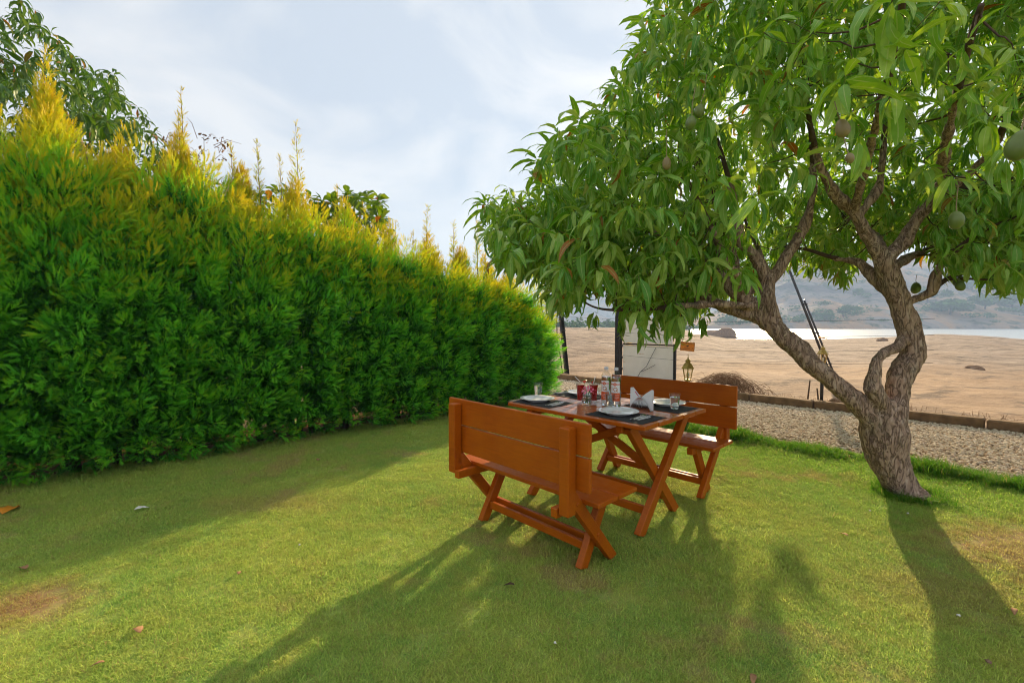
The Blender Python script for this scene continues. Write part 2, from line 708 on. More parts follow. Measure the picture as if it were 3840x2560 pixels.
def make_pebble():
    m, t, b = mat_new('pebble')
    f = noise_fac(t, pos(t), 31, 3, 0.6)
    c = ramp(t, f, [(0.30, (0.38, 0.27, 0.19)), (0.44, (0.66, 0.52, 0.38)), (0.58, (0.80, 0.69, 0.56)), (0.70, (0.46, 0.39, 0.34))])
    t.links.new(c, b.inputs['Base Color'])
    b.inputs['Roughness'].default_value = 0.8
    b.inputs['Specular IOR Level'].default_value = 0.2
    return m


M['pebble'] = make_pebble()
M['kerb'] = plain('weathered_kerb_concrete', (0.215, 0.135, 0.075), 0.92, spec=0.1, var=0.35, vscale=9)
M['black'] = plain('black_steel', (0.018, 0.018, 0.020), 0.42, 0.3, var=0.2)
M['grey_steel'] = plain('dark_grey_steel', (0.060, 0.062, 0.066), 0.45, 0.5, var=0.2)
M['brass'] = plain('aged_brass', (0.48, 0.32, 0.090), 0.42, 0.35, var=0.25)
M['steel'] = plain('stainless_steel', (0.62, 0.61, 0.60), 0.16, 1.0, var=0.05)
M['porcelain'] = plain('white_porcelain', (0.78, 0.79, 0.80), 0.10, spec=0.6, var=0.02)
M['napkin'] = plain('paper_napkin', (0.82, 0.82, 0.82), 0.9, spec=0.1, var=0.04)
M['straw'] = plain('white_straw', (0.75, 0.74, 0.72), 0.4, var=0.03)
M['cap'] = plain('white_cap', (0.66, 0.68, 0.76), 0.4, var=0.03)
M['label_white'] = plain('label_white', (0.80, 0.80, 0.80), 0.5, var=0.02)
M['label_orange'] = plain('label_orange', (0.72, 0.105, 0.012), 0.5, var=0.03)
M['label_bronze'] = plain('label_bronze', (0.48, 0.16, 0.02), 0.4, var=0.03)
M['pink_print'] = plain('pink_print', (0.62, 0.12, 0.16), 0.7, var=0.05)
M['petal_red'] = plain('petal_red', (0.55, 0.008, 0.025), 0.5, var=0.2)
M['petal_pink'] = plain('petal_pink', (0.78, 0.20, 0.30), 0.5, var=0.2)
M['stem'] = plain('flower_stem', (0.06, 0.16, 0.02), 0.5, var=0.2)
M['rind'] = plain('melon_rind', (0.10, 0.24, 0.05), 0.4, var=0.3)
M['melon'] = plain('melon_flesh', (0.75, 0.10, 0.06), 0.35, var=0.1)
M['mango_skin'] = plain('mango_skin', (0.130, 0.180, 0.038), 0.42, var=0.2, vscale=12)
M['mango_blush'] = plain('mango_blush', (0.25, 0.190, 0.080), 0.45, var=0.25, vscale=10)
M['dry_leaf'] = plain('dry_leaf', (0.36, 0.20, 0.10), 0.8, spec=0.15, var=0.3, vscale=20)
M['orange_leaf'] = plain('orange_leaf', (0.62, 0.24, 0.02), 0.6, spec=0.2, var=0.2, vscale=20)
M['dry_twig'] = plain('dry_brush', (0.235, 0.135, 0.075), 0.95, spec=0.1, var=0.3)
M['stick'] = plain('weathered_stick', (0.10, 0.065, 0.042), 0.95, spec=0.1, var=0.3)
M['stone'] = plain('brown_stone', (0.24, 0.155, 0.10), 0.95, spec=0.1, var=0.3, vscale=6)
M['pale_bit'] = plain('pale_chip', (0.70, 0.68, 0.62), 0.8, var=0.1)
M['earth'] = plain('red_earth', (0.17, 0.075, 0.035), 0.98, spec=0.05, var=0.35, vscale=25)
M['hedge_stem'] = plain('hedge_stem', (0.055, 0.042, 0.032), 0.95, spec=0.1, var=0.35, vscale=25)
M['sign_orange'] = plain('sign_orange', (0.70, 0.22, 0.012), 0.5, var=0.06)
M['sign_ink'] = plain('sign_ink', (0.06, 0.025, 0.008), 0.6, var=0.05)
M['green_tape'] = plain('green_cord', (0.02, 0.22, 0.11), 0.5, var=0.1)


def make_panel():
    m, t, b = mat_new('weathered_white_sheet')
    f = noise_fac(t, objco(t), 3, 5, 0.6)
    c = ramp(t, f, [(0.3, (0.74, 0.72, 0.67)), (0.7, (0.84, 0.82, 0.78))])
    rust = noise_fac(t, objco(t, (1.2, 1, 9)), 2.0, 5, 0.65)
    c = mixc(t, ramp(t, rust, [(0.66, (0, 0, 0)), (0.71, (0.75, 0.75, 0.75))]), c, (0.50, 0.27, 0.10))
    t.links.new(c, b.inputs['Base Color'])
    b.inputs['Roughness'].default_value = 0.6
    return m


M['panel'] = make_panel()


def make_glass(name, col=(1, 1, 1), ior=1.45, rough=0.0):
    m, t, b = mat_new(name)
    b.inputs['Base Color'].default_value = (*col, 1)
    b.inputs['Transmission Weight'].default_value = 1.0
    b.inputs['IOR'].default_value = ior
    b.inputs['Roughness'].default_value = rough
    return m




def make_thin(name, f0=1.45, tint=(0.97, 0.985, 0.985)):
    '''thin clear wall: lets light straight through, mirrors at grazing angles'''
    m = bpy.data.materials.new(name)
    m.use_nodes = True
    t = m.node_tree
    t.nodes.clear()
    out = N(t, 'ShaderNodeOutputMaterial')
    lw = N(t, 'ShaderNodeLayerWeight')
    lw.inputs['Blend'].default_value = 0.5
    fc = mathn(t, 'ADD', mathn(t, 'MULTIPLY', mathn(t, 'POWER', lw.outputs['Facing'], 4.0), 0.55), 0.045 * (f0 - 1) / 0.5)
    tr = N(t, 'ShaderNodeBsdfTransparent')
    tr.inputs['Color'].default_value = (*tint, 1)
    gl = N(t, 'ShaderNodeBsdfGlossy')
    gl.inputs['Roughness'].default_value = 0.02
    ms = N(t, 'ShaderNodeMixShader')
    t.links.new(fc, ms.inputs[0])
    t.links.new(tr.outputs['BSDF'], ms.inputs[1])
    t.links.new(gl.outputs['BSDF'], ms.inputs[2])
    t.links.new(ms.outputs['Shader'], out.inputs['Surface'])
    return m


M['glass'] = make_thin('clear_glass', 1.5)
M['plastic'] = make_thin('clear_bottle_plastic', 2.1, (0.93, 0.95, 0.96))
M['water_in'] = make_glass('drinking_water', (0.97, 0.99, 1.0), 1.33)
M['juice'] = plain('watermelon_juice', (0.46, 0.018, 0.010), 0.25, var=0.08)
M['froth'] = plain('juice_froth', (0.62, 0.40, 0.30), 0.7, var=0.1)


def make_mat_black():
    m, t, b = mat_new('black_woven_placemat')
    w = N(t, 'ShaderNodeTexChecker')
    w.inputs['Scale'].default_value = 260
    t.links.new(objco(t), w.inputs['Vector'])
    c = ramp(t, w.outputs['Fac'], [(0, (0.028, 0.028, 0.030)), (1, (0.070, 0.071, 0.076))])
    t.links.new(c, b.inputs['Base Color'])
    b.inputs['Roughness'].default_value = 0.85
    b.inputs['Specular IOR Level'].default_value = 0.2
    bump(t, b, w.outputs['Fac'], 0.3, 0.001)
    return m


M['placemat'] = make_mat_black()

# ------------------------------------------------------------------ instanced stuff (grass, pebbles)
def scatter(name, P, ROT, SCL, sources, mat, label=None, cat=None, parent=None):
    """one object of kind 'stuff' that carries many small alike pieces"""
    me = bpy.data.meshes.new(name)
    me.vertices.add(len(P))
    me.vertices.foreach_set('co', np.ascontiguousarray(P, dtype=np.float32).ravel())
    a = me.attributes.new('rot', 'FLOAT_VECTOR', 'POINT')
    a.data.foreach_set('vector', np.ascontiguousarray(ROT, dtype=np.float32).ravel())
    a = me.attributes.new('scl', 'FLOAT', 'POINT')
    a.data.foreach_set('value', np.ascontiguousarray(SCL, dtype=np.float32))
    a = me.attributes.new('idx', 'INT', 'POINT')
    a.data.foreach_set('value', np.arange(len(P), dtype=np.int32) % len(sources))
    o = obj(name, me, mat, parent)
    g = bpy.data.node_groups.new(name + '_nodes', 'GeometryNodeTree')
    g.interface.new_socket('Geometry', in_out='INPUT', socket_type='NodeSocketGeometry')
    g.interface.new_socket('Geometry', in_out='OUTPUT', socket_type='NodeSocketGeometry')
    gi, go = g.nodes.new('NodeGroupInput'), g.nodes.new('NodeGroupOutput')
    iop = g.nodes.new('GeometryNodeInstanceOnPoints')
    g2i = g.nodes.new('GeometryNodeGeometryToInstance')
    for s in reversed(sources):
        oi = g.nodes.new('GeometryNodeObjectInfo')
        oi.inputs['Object'].default_value = s
        g.links.new(oi.outputs['Geometry'], g2i.inputs[0])

    def attr(n, dt):
        x = g.nodes.new('GeometryNodeInputNamedAttribute')
        x.data_type = dt
        x.inputs['Name'].default_value = n
        return x.outputs['Attribute']
    e2r = g.nodes.new('FunctionNodeEulerToRotation')
    g.links.new(attr('rot', 'FLOAT_VECTOR'), e2r.inputs[0])
    g.links.new(gi.outputs[0], iop.inputs['Points'])
    g.links.new(g2i.outputs[0], iop.inputs['Instance'])
    iop.inputs['Pick Instance'].default_value = True
    g.links.new(attr('idx', 'INT'), iop.inputs['Instance Index'])
    g.links.new(e2r.outputs[0], iop.inputs['Rotation'])
    g.links.new(attr('scl', 'FLOAT'), iop.inputs['Scale'])
    g.links.new(iop.outputs[0], go.inputs[0])
    md = o.modifiers.new('scatter', 'NODES')
    md.node_group = g
    return tag(o, label, cat, None, 'stuff')


def hidden_source(name, me, mat):
    o = bpy.data.objects.new(name, me)
    if len(me.materials) == 0:
        me.materials.append(mat)
    return o


def sstep(a, b, x):
    t = np.clip((np.asarray(x, float) - a) / (b - a), 0, 1)
    return t * t * (3 - 2 * t)


def fbm(x, y, s, o=4, seed=0.0):
    out = np.zeros(np.shape(x))
    fx, fy = np.ravel(x), np.ravel(y)
    res = np.array([mnoise.fractal(Vector((a / s, b / s, seed)), 1.0, 2.0, o) for a, b in zip(fx, fy)])
    return res.reshape(np.shape(x))


# ------------------------------------------------------------------ terrain
RID_T = [-3, 0.02, 0.35, 0.42, 0.47, 0.7, 0.83, 0.93, 1.05, 1.13, 1.5, 4]
RID_Z = [0.80, 0.80, 0.72, 0.40, -0.04, -0.10, 0.0, 0.40, 0.26, -0.06, -0.3, -0.4]


def ground_h(x, y):
    u, v = -CA * x + SA * y, SA * x + CA * y
    r = np.hypot(x, y)
    t = np.where(y > 1, x / np.maximum(y, 1), np.where(x > 0, 3.9, -2.9))
    ridge = np.interp(t, RID_T, RID_Z)
    z = np.full(np.shape(x), -0.03)
    out = sstep(9.2, 13, v) * sstep(4, 9, y)
    z = z + out * (0.10 * fbm(x, y, 3.0, 4) + 0.16 * fbm(x, y, 11.0, 3, 5.0)) * sstep(8, 20, r)
    z = z + ridge * sstep(14, 40, y) * out
    lake = sstep(0.36, 0.46, t) * sstep(44, 75, y)
    z = z * (1 - lake) - 4.0 * lake
    far = sstep(60, 200, y) * (1 - sstep(0.36, 0.46, t))
    z = z - far * 1.2
    return z


def make_terrain():
    # polar sheet round the garden out to the horizon
    ang = np.concatenate([np.linspace(-math.pi, -1.2, 14, endpoint=False), np.linspace(-1.2, 1.2, 240, endpoint=False), np.linspace(1.2, math.pi, 14)])
    rad = np.concatenate([[0.01], np.geomspace(1.5, 70, 150), np.geomspace(76, 2600, 34)])
    A, Q = np.meshgrid(ang, rad)
    X, Y = np.sin(A) * Q, np.cos(A) * Q
    Z = ground_h(X, Y)
    V = np.stack([X, Y, Z], -1).reshape(-1, 3)
    na, nr = len(ang), len(rad)
    i, j = np.meshgrid(np.arange(na - 1), np.arange(nr - 1))
    b = (j * na + i).ravel()
    F = np.stack([b, b + 1, b + na + 1, b + na], -1)[:, ::-1]
    g = obj('ground', mesh_np('ground', V, F, True), M['ground'])
    tag(g, 'sandy ground and flat bare rock stretching from the garden to the lake', None, None, 'structure')

    # lake
    me = bpy.data.meshes.new('lake')
    me.from_pydata([(-300, 45, -1.2), (1500, 45, -1.2), (1500, 420, -1.2), (-300, 420, -1.2)], [], [(0, 1, 2, 3)])
    lk = obj('lake', me, M['water'])
    tag(lk, 'bright calm lake beyond the flat rock', None, None, 'structure')

    # hills
    def hill(name, ts, tans, y0, y1, ny, nx, tmin, tmax, label, amp, seed):
        tt = np.linspace(tmin, tmax, nx)
        yy = np.concatenate([np.linspace(y0, y1, ny), np.linspace(y1, y1 * 1.35, 8)[1:]])
        T, Y_ = np.meshgrid(tt, yy)
        X_ = T * Y_
        top = np.interp(T, ts, tans) * y1
        top = top * (1 + 0.10 * fbm(T * 9, T * 0, 1.0, 4, seed))
        s = np.clip((Y_ - y0) / (y1 - y0), 0, None)
        prof = np.where(s <= 1, 0.10 * np.minimum(1, s * 9) + 0.90 * sstep(0.0, 1.0, s) ** 0.95, 1 - (s - 1) * 1.6)
        Z_ = top * prof + CAM_H * np.minimum(1, s * 3)
        Z_ = Z_ + amp * fbm(X_, Y_, 38.0, 5, seed + 3) * np.minimum(1, s * 4) + amp * 0.4 * fbm(X_, Y_, 9.0, 3, seed + 7) * np.minimum(1, s * 4)
        Z_[0] = -1.6
        V = np.stack([X_, Y_, Z_], -1).reshape(-1, 3)
        nx_, ny_ = len(tt), len(yy)
        i, j = np.meshgrid(np.arange(nx_ - 1), np.arange(ny_ - 1))
        b = (j * nx_ + i).ravel()
        F = np.stack([b, b + 1, b + nx_ + 1, b + nx_], -1)
        o = obj(name, mesh_np(name, V, F, True), M['hill'])
        tag(o, label, None, None, 'structure')
        return V

    VH = hill('hill', [0.36, 0.42, 0.465, 0.5, 0.575, 0.65, 0.8, 0.95, 1.1, 1.4, 2.2], [0.004, 0.012, 0.032, 0.06, 0.112, 0.133, 0.142, 0.132, 0.108, 0.10, 0.02],
              222, 420, 60, 150, 0.36, 2.2, 'hazy rocky hill across the lake on the right', 4.5, 2.0)
    hill('hill', [-1.2, -0.6, -0.2, 0.0, 0.047, 0.064, 0.08, 0.11, 0.2, 0.3, 0.42, 0.5, 0.6], [0.03, 0.06, 0.03, 0.012, 0.036, 0.052, 0.058, 0.076, 0.102, 0.098, 0.075, 0.06, 0.02],
         620, 900, 24, 90, -1.2, 0.6, 'pale blue hill fading into haze beyond the hedge end', 7.0, 9.0)
    return VH


HILL_V = make_terrain()

# lawn, gravel path, kerb
def sheet(name, u0, u1, v0, v1, z, nu, nv, amp, mat, label):
    uu, vv_ = np.meshgrid(np.linspace(u0, u1, nu), np.linspace(v0, v1, nv))
    X = -CA * uu + SA * vv_
    Y = SA * uu + CA * vv_
    Z = z + amp * fbm(X, Y, 0.9, 3, 4.0)
    V = np.stack([X, Y, Z], -1).reshape(-1, 3)
    i, j = np.meshgrid(np.arange(nu - 1), np.arange(nv - 1))
    b = (j * nu + i).ravel()
    F = np.stack([b, b + nu, b + nu + 1, b + 1], -1)
    o = obj(name, mesh_np(name, V, F, True), mat)
    return tag(o, label, None, None, 'structure')


sheet('lawn', -9, 5.95, -7, 6.02, 0.0, 60, 50, 0.006, M['lawn'], 'short green lawn worn to straw in patches')
sheet('gravel_path', -9, 11, 6.025, 8.82, -0.012, 40, 12, 0.004, M['gravel_bed'], 'gravel path between the lawn and the low kerb')
sheet('soil_strip', 5.955, 6.9, -7, 6.02, -0.008, 10, 60, 0.012, M['earth'], 'strip of bare earth under the hedge')

kerb = bpy.data.objects.new('kerb', None)
link(kerb)
tag(kerb, 'low weathered concrete kerb along the gravel path', None, None, 'structure')
kst = []
for k in range(5):
    mb = MB()
    mb.box((0, 0, 0.03), (0.985 , 0.16, 0.20), None, 0.018)
    me = mb.mesh('kerb_stone')
    bm = bmesh.new()
    bm.from_mesh(me)
    bmesh.ops.subdivide_edges(bm, edges=list(bm.edges), cuts=2, use_grid_fill=True)
    for w in bm.verts:
        w.co += Vector((0, mnoise.noise(w.co * 6 + Vector((k, 0, 0))) * 0.012, mnoise.noise(w.co * 5 + Vector((0, k, 0))) * 0.012))
    bm.to_mesh(me)
    bm.free()
    me.materials.append(M['kerb'])
    kst.append(me)
for i in range(20):
    o = obj('kerb_stone', kst[i % 5], None, kerb)
    o.location = UV(-8.5 + i * 1.0, 8.92 + 0.012 * math.sin(i * 2.1))
    o.location.z = 0.0
    o.rotation_euler = (0, 0, -ALPHA + 0.012 * math.sin(i * 1.7) + (math.pi if i % 2 else 0))


def tuft_mesh(seed, n, rad, h0, h1, lay, w=0.0021):
    rg = np.random.default_rng(seed)
    V, F, A = [], [], []
    for _ in range(n):
        a, q = rg.uniform(0, 2 * math.pi), rad * math.sqrt(rg.uniform())
        bx, by = q * math.cos(a), q * math.sin(a)
        d = rg.uniform(0, 2 * math.pi)
        h = rg.uniform(h0, h1)
        ln = lay * rg.uniform(0.3, 1.3) * h
        dx, dy = math.cos(d), math.sin(d)
        sx, sy = -dy * w * 0.5, dx * w * 0.5
        n0 = len(V)
        c1 = (bx + dx * ln * 0.35, by + dy * ln * 0.35, h * 0.65)
        tp = (bx + dx * ln, by + dy * ln, h)
        V += [(bx - sx, by - sy, -0.004), (bx + sx, by + sy, -0.004), (c1[0] + sx, c1[1] + sy, c1[2]), (c1[0] - sx, c1[1] - sy, c1[2]), tp]
        F += [(n0, n0 + 1, n0 + 2), (n0, n0 + 2, n0 + 3), (n0 + 3, n0 + 2, n0 + 4)]
        A += [rg.uniform()] * 5
    return mesh_np('tuft', np.array(V), np.array(F), False, {'rnd': np.array(A)})


def make_grass_field():
    src = [hidden_source('tuft', tuft_mesh(k, 36, 0.050, 0.004, 0.014, 2.0), M['grass']) for k in range(5)]
    rg = np.random.default_rng(3)
    n = 150000
    u = rg.uniform(-6, 6.0, n)
    v = rg.uniform(-1.5, 6.03, n)
    x = -CA * u + SA * v
    y = SA * u + CA * v
    px, py, d = proj(np.stack([x, y, np.zeros(n)], -1))
    ok = (y > 1.2) & (px > -260) & (px < 4100) & (py < 2760)
    dens = np.clip(3.6 / np.maximum(y, 1), 0.42, 1.0)
    bare = np.array([mnoise.fractal(Vector((a * 0.9, b * 0.9, 3.3)), 1, 2, 4) for a, b in zip(x, y)])
    # thin worn patch right of the trunk and a bare spot at the far left
    worn = np.exp(-(((x - 3.3) / 0.9) ** 2 + ((y - 2.75) / 0.55) ** 2)) * 0.8 + np.exp(-(((x + 2.35) / 0.35) ** 2 + ((y - 2.25) / 0.28) ** 2)) * 1.2
    ok &= rg.uniform(size=n) < dens * np.clip(1.05 - 0.35 * sstep(0.15, 0.5, bare) - worn * 0.6, 0.30, 1)
    x, y, u, v = x[ok], y[ok], u[ok], v[ok]
    k = len(x)
    s = rg.uniform(0.75, 1.25, k) * (1 + 0.25 * sstep(0, 0.4, np.array([mnoise.noise(Vector((a * 1.3, b * 1.3, 8))) for a, b in zip(x, y)])))
    s *= 1 + 1.1 * np.exp(-((u - 5.75) / 0.35) ** 2) * rg.uniform(0, 1, k)
    s *= 1 + 0.9 * sstep(4.6, 5.9, v) * rg.uniform(0.2, 1, k) * (u < 5)
    P = np.stack([x, y, np.zeros(k)], -1)
    ROT = np.stack([rg.normal(0, 0.12, k), rg.normal(0, 0.12, k), rg.uniform(0, 6.28, k)], -1)
    scatter('grass', P, ROT, s, src, M['grass'], 'short grass growing all over the lawn', 'grass')
    # thick ridge of longer grass along the gravel
    src2 = [hidden_source('tall_tuft', tuft_mesh(40 + k_, 44, 0.06, 0.05, 0.10, 0.9, 0.0032), M['grass_edge']) for k_ in range(4)]
    n = 2600
    u = rg.uniform(-5, 5.0, n)
    v = 5.86 + rg.normal(0, 0.085, n) + 0.03 * np.sin(u * 3)
    x = -CA * u + SA * v
    y = SA * u + CA * v
    P = np.stack([x, y, np.full(n, 0.0)], -1)
    ROT = np.stack([rg.normal(0, 0.25, n), rg.normal(0, 0.25, n), rg.uniform(0, 6.28, n)], -1)
    s = rg.uniform(0.55, 1.05, n) * (1 + 0.5 * np.sin(u * 2.3) * np.sin(u * 5.1))
    m_ = 80
    aa, rr_ = rg.uniform(0, 6.28, m_), 0.17 + np.abs(rg.normal(0, 0.06, m_))
    P = np.concatenate([P, np.stack([3.30 + rr_ * np.cos(aa), 3.72 + rr_ * np.sin(aa), np.zeros(m_)], -1)])
    ROT = np.concatenate([ROT, np.stack([rg.normal(0, 0.25, m_), rg.normal(0, 0.25, m_), rg.uniform(0, 6.28, m_)], -1)])
    s = np.concatenate([s, rg.uniform(0.35, 0.8, m_)])
    scatter('border_grass', P, ROT, s, src2, M['grass_edge'], 'ridge of longer bright green grass along the gravel edge', 'grass')
    # straggling weeds and longer blades along the hedge foot
    n = 1100
    v = rg.uniform(-1.2, 5.9, n)
    u = 5.55 - np.abs(rg.normal(0, 0.33, n))
    x = -CA * u + SA * v
    y = SA * u + CA * v
    P = np.stack([x, y, np.zeros(n)], -1)
    ROT = np.stack([rg.normal(0, 0.3, n), rg.normal(0, 0.3, n), rg.uniform(0, 6.28, n)], -1)
    scatter('hedge_foot_grass', P, ROT, rg.uniform(0.2, 0.5, n), [hidden_source('foot_tuft', tuft_mesh(60 + k_, 40, 0.07, 0.05, 0.10, 1.1, 0.0032), M['grass']) for k_ in range(4)], M['grass'], 'ragged longer grass in the shade at the foot of the hedge', 'grass')


M['grass_edge'] = M['grass'].copy()
M['grass_edge'].name = 'lush_grass_blades'
for n_ in M['grass_edge'].node_tree.nodes:
    if n_.type == 'HUE_SAT':
        n_.inputs['Value'].default_value = 1.9
for n_ in list(M['grass_edge'].node_tree.nodes):
    if n_.type == 'BSDF_PRINCIPLED':
        t_ = M['grass_edge'].node_tree
        a_ = N(t_, 'ShaderNodeAttribute', attribute_name='rnd')
        c_ = ramp(t_, a_.outputs['Fac'], [(0.0, (0.045, 0.150, 0.010)), (0.6, (0.085, 0.215, 0.012)), (0.93, (0.14, 0.25, 0.016)), (0.97, (0.30, 0.26, 0.08))])
        t_.links.new(c_, n_.inputs['Base Color'])
        for h_ in t_.nodes:
            if h_.type == 'HUE_SAT':
                t_.links.new(c_, h_.inputs['Color'])
make_grass_field()


def make_gravel():
    src = []
    for k in range(6):
        bm = bmesh.new()
        bmesh.ops.create_icosphere(bm, subdivisions=1, radius=0.016)
        for w in bm.verts:
            w.co *= 1 + 0.35 * mnoise.noise(w.co * 60 + Vector((k * 3, 0, 0)))
            w.co.z *= 0.55
            w.co.x *= 1.25
        me = bpy.data.meshes.new('pebble')
        bm.to_mesh(me)
        bm.free()
        src.append(hidden_source('pebble', me, M['pebble']))
    rg = np.random.default_rng(5)
    n = 52000
    u = rg.uniform(-5, 9.5, n)
    v = rg.uniform(5.95, 8.86, n)
    x = -CA * u + SA * v
    y = SA * u + CA * v
    px, py, d = proj(np.stack([x, y, np.zeros(n)], -1))
    ok = (px > 1500) & (px < 4100) & (y > 2)
    ok &= (v > 6.25) | (rg.uniform(size=n) < 0.4)
    x, y = x[ok], y[ok]
    k = len(x)
    P = np.stack([x, y, rg.uniform(-0.012, 0.006, k)], -1)
    ROT = np.stack([rg.normal(0, 0.4, k), rg.normal(0, 0.4, k), rg.uniform(0, 6.28, k)], -1)
    scatter('gravel', P, ROT, rg.uniform(0.5, 1.35, k), src, M['pebble'], 'loose brown and grey pebbles covering the path', 'gravel')


make_gravel()

# ------------------------------------------------------------------ furniture
FROT = -ALPHA


def plank(c, s, seed=0, ch=0.004):
    return MB().box(c, s, None, ch)


def make_bench(name, label, loc, rotz):
    t = thing(name, label, 'bench', loc, rotz, 'garden benches at the table')
    W = M['wood']
    L = 1.235
    # seat boards (the sitter faces +y)
    plank((0, -0.105, 0.438), (L, 0.186, 0.026)).build('seat_board', W, t)
    plank((0, 0.092, 0.438), (L, 0.192, 0.026)).build('seat_board', W, t)
    # back boards
    plank((0, -0.272, 0.808), (L, 0.024, 0.176)).build('back_board', W, t)
    plank((0, -0.270, 0.620), (L, 0.024, 0.184)).build('back_board', W, t)
    for s in (-1, 1):
        # upright that carries the back boards
        MB().box((s * 0.50, -0.3185, 0.632), (0.068, 0.066, 0.475), None, 0.005).build('post', W, t)
        # cross piece under the seat
        MB().box((s * 0.435, -0.075, 0.397), (0.046, 0.56, 0.054), None, 0.004).build('seat_support', W, t)
        # two crossed legs
        x1, x2 = s * 0.483, s * 0.483
        MB().beam((s * 0.488, -0.300, 0.505), (s * 0.488, 0.118, 0.0), 0.044, 0.074, (0, 1, 1)).build('leg', W, t)
        MB().beam((s * 0.441, 0.118, 0.422), (s * 0.441, -0.118, 0.0), 0.044, 0.074, (0, -1, 1)).build('leg', W, t)
        # bolt heads where the legs cross
        b = MB()
        b.lathe([(0.011, 0), (0.011, 0.003), (0.006, 0.006)], 10)
        bo = b.build('bolt', W, t)
        bo.rotation_euler = (0, s * math.pi / 2, 0)
        bo.location = (s * 0.510, -0.050, 0.205)
        bo = obj('bolt', bo.data, None, t)
        bo.rotation_euler = (0, s * math.pi / 2, 0)
        bo.location = (s * 0.510, -0.242, 0.432)
    MB().box((0, -0.056, 0.112), (0.842, 0.030, 0.052), None, 0.004).build('stretcher', W, t)
    MB().box((0, 0.021, 0.118), (0.936, 0.030, 0.052), None, 0.004).build('stretcher', W, t)
    # trim the feet flat on the ground
    for c in t.children:
        if c.name.startswith('leg'):
            for w in c.data.vertices:
                w.co.z = max(w.co.z, 0.0)
    return t


make_bench('garden_bench', 'brown wooden bench seen from behind, nearest the camera', UV(2.035, 2.19), FROT)
make_bench('garden_bench', 'brown wooden bench on the far side of the table, facing the camera', UV(2.065, 3.72), FROT + math.pi)

TAB = UV(2.07, 2.955)
TOPZ = 0.782


def make_table():
    t = thing('garden_table', 'brown plank table with crossed legs, laid with plates and drinks', 'table', TAB, FROT)
    n, w = 5, 0.178
    for k in range(n):
        y = (k - (n - 1) / 2) * w
        dx = 0.004 * math.sin(k * 2.3)
        MB().box((dx, y, TOPZ - 0.014), (1.235, w - 0.005, 0.028), None, 0.0045).build('tabletop_plank', M['wood_top'], t)
    W = M['wood']
    for s in (-1, 1):
        MB().box((s * 0.405, 0, TOPZ - 0.055), (0.046, 0.80, 0.052), None, 0.004).build('crossbar', W, t)
        MB().beam((s * 0.452, -0.345, TOPZ - 0.030), (s * 0.452, 0.290, 0.0), 0.046, 0.088, (0, 1, 1)).build('leg', W, t)
        MB().beam((s * 0.4995, 0.345, TOPZ - 0.030), (s * 0.4995, -0.290, 0.0), 0.046, 0.088, (0, -1, 1)).build('leg', W, t)
    for c in t.children:
        if c.name.startswith('leg'):
            for w_ in c.data.vertices:
                w_.co.z = min(max(w_.co.z, 0.0), TOPZ - 0.029)
    for sy in (-1, 1):
        MB().box((0, sy * 0.171, 0.142), (0.956 if sy < 0 else 0.862, 0.030, 0.056), None, 0.004).build('stretcher', W, t)
    MB().beam((0.43, 0.018, 0.355), (-0.33, 0.018, TOPZ - 0.035), 0.030, 0.060, (0, 0, 1)).build('brace', W, t)
    MB().beam((-0.43, -0.018, 0.355), (0.36, -0.018, TOPZ - 0.075), 0.030, 0.060, (0, 0, 1)).build('brace', W, t)
    return t


make_table()
ROTM = Matrix.Rotation(FROT, 4, 'Z')


def T(x, y, z=0.0):
    """place on the table top, in the table's own frame"""
    return TAB + ROTM @ Vector((x, y, 0)) + Vector((0, 0, TOPZ + z))


# placemats
MATS = {}
mat_me = MB().box((0, 0, 0.0014), (0.455, 0.312, 0.0024), None, 0.0008).mesh('placemat')
for key, x, y, lab in (('near', 0.348, -0.240, 'black placemat at the table corner nearest the camera'),
                       ('left', -0.428, -0.248, 'black placemat at the left end of the table on the camera side'),
                       ('back', -0.420, 0.238, 'black placemat at the left end of the table on the far side'),
                       ('right', 0.345, 0.262, 'black placemat at the right end of the table on the far side')):
    o = obj('placemat', mat_me, M['placemat'])
    o.location = T(x, y, 0.0002)
    o.rotation_euler = (0, 0, FROT + random.uniform(-0.02, 0.02))
    tag(o, lab, 'placemat', 'placemats on the table')

# plates
pl = MB()
pl.lathe([(0.0, 0.0045), (0.060, 0.004), (0.085, 0.005), (0.100, 0.010), (0.118, 0.0165), (0.141, 0.0215), (0.1435, 0.0228), (0.1425, 0.0240),
          (0.118, 0.0195), (0.099, 0.0135), (0.086, 0.0085), (0.0, 0.0075)], 56, cap0=False, cap1=False)
pl_me = pl.mesh('plate', True)
ft = MB()
ft.lathe([(0.080, 0.0), (0.086, 0.0), (0.088, 0.0075), (0.080, 0.0075)], 40, cap0=False, cap1=False)
ft_me = ft.mesh('foot_ring', True)
for key, x, y, lab in (('near', 0.275, -0.205, 'white dinner plate nearest the camera, in front of the napkin holder'),
                       ('left', -0.498, -0.218, 'white dinner plate at the left end, in front of a full water glass'),
                       ('back', -0.440, 0.318, 'white dinner plate on the far side behind the red drinks'),
                       ('right', 0.338, 0.372, 'white dinner plate on the far side behind the right-hand water glass')):
    t = thing('dinner_plate', lab, 'plate', T(x, y, 0.0028), 0, 'plates on the placemats')
    obj('dish', pl_me, M['porcelain'], t)
    obj('foot_ring', ft_me, M['porcelain'], t)


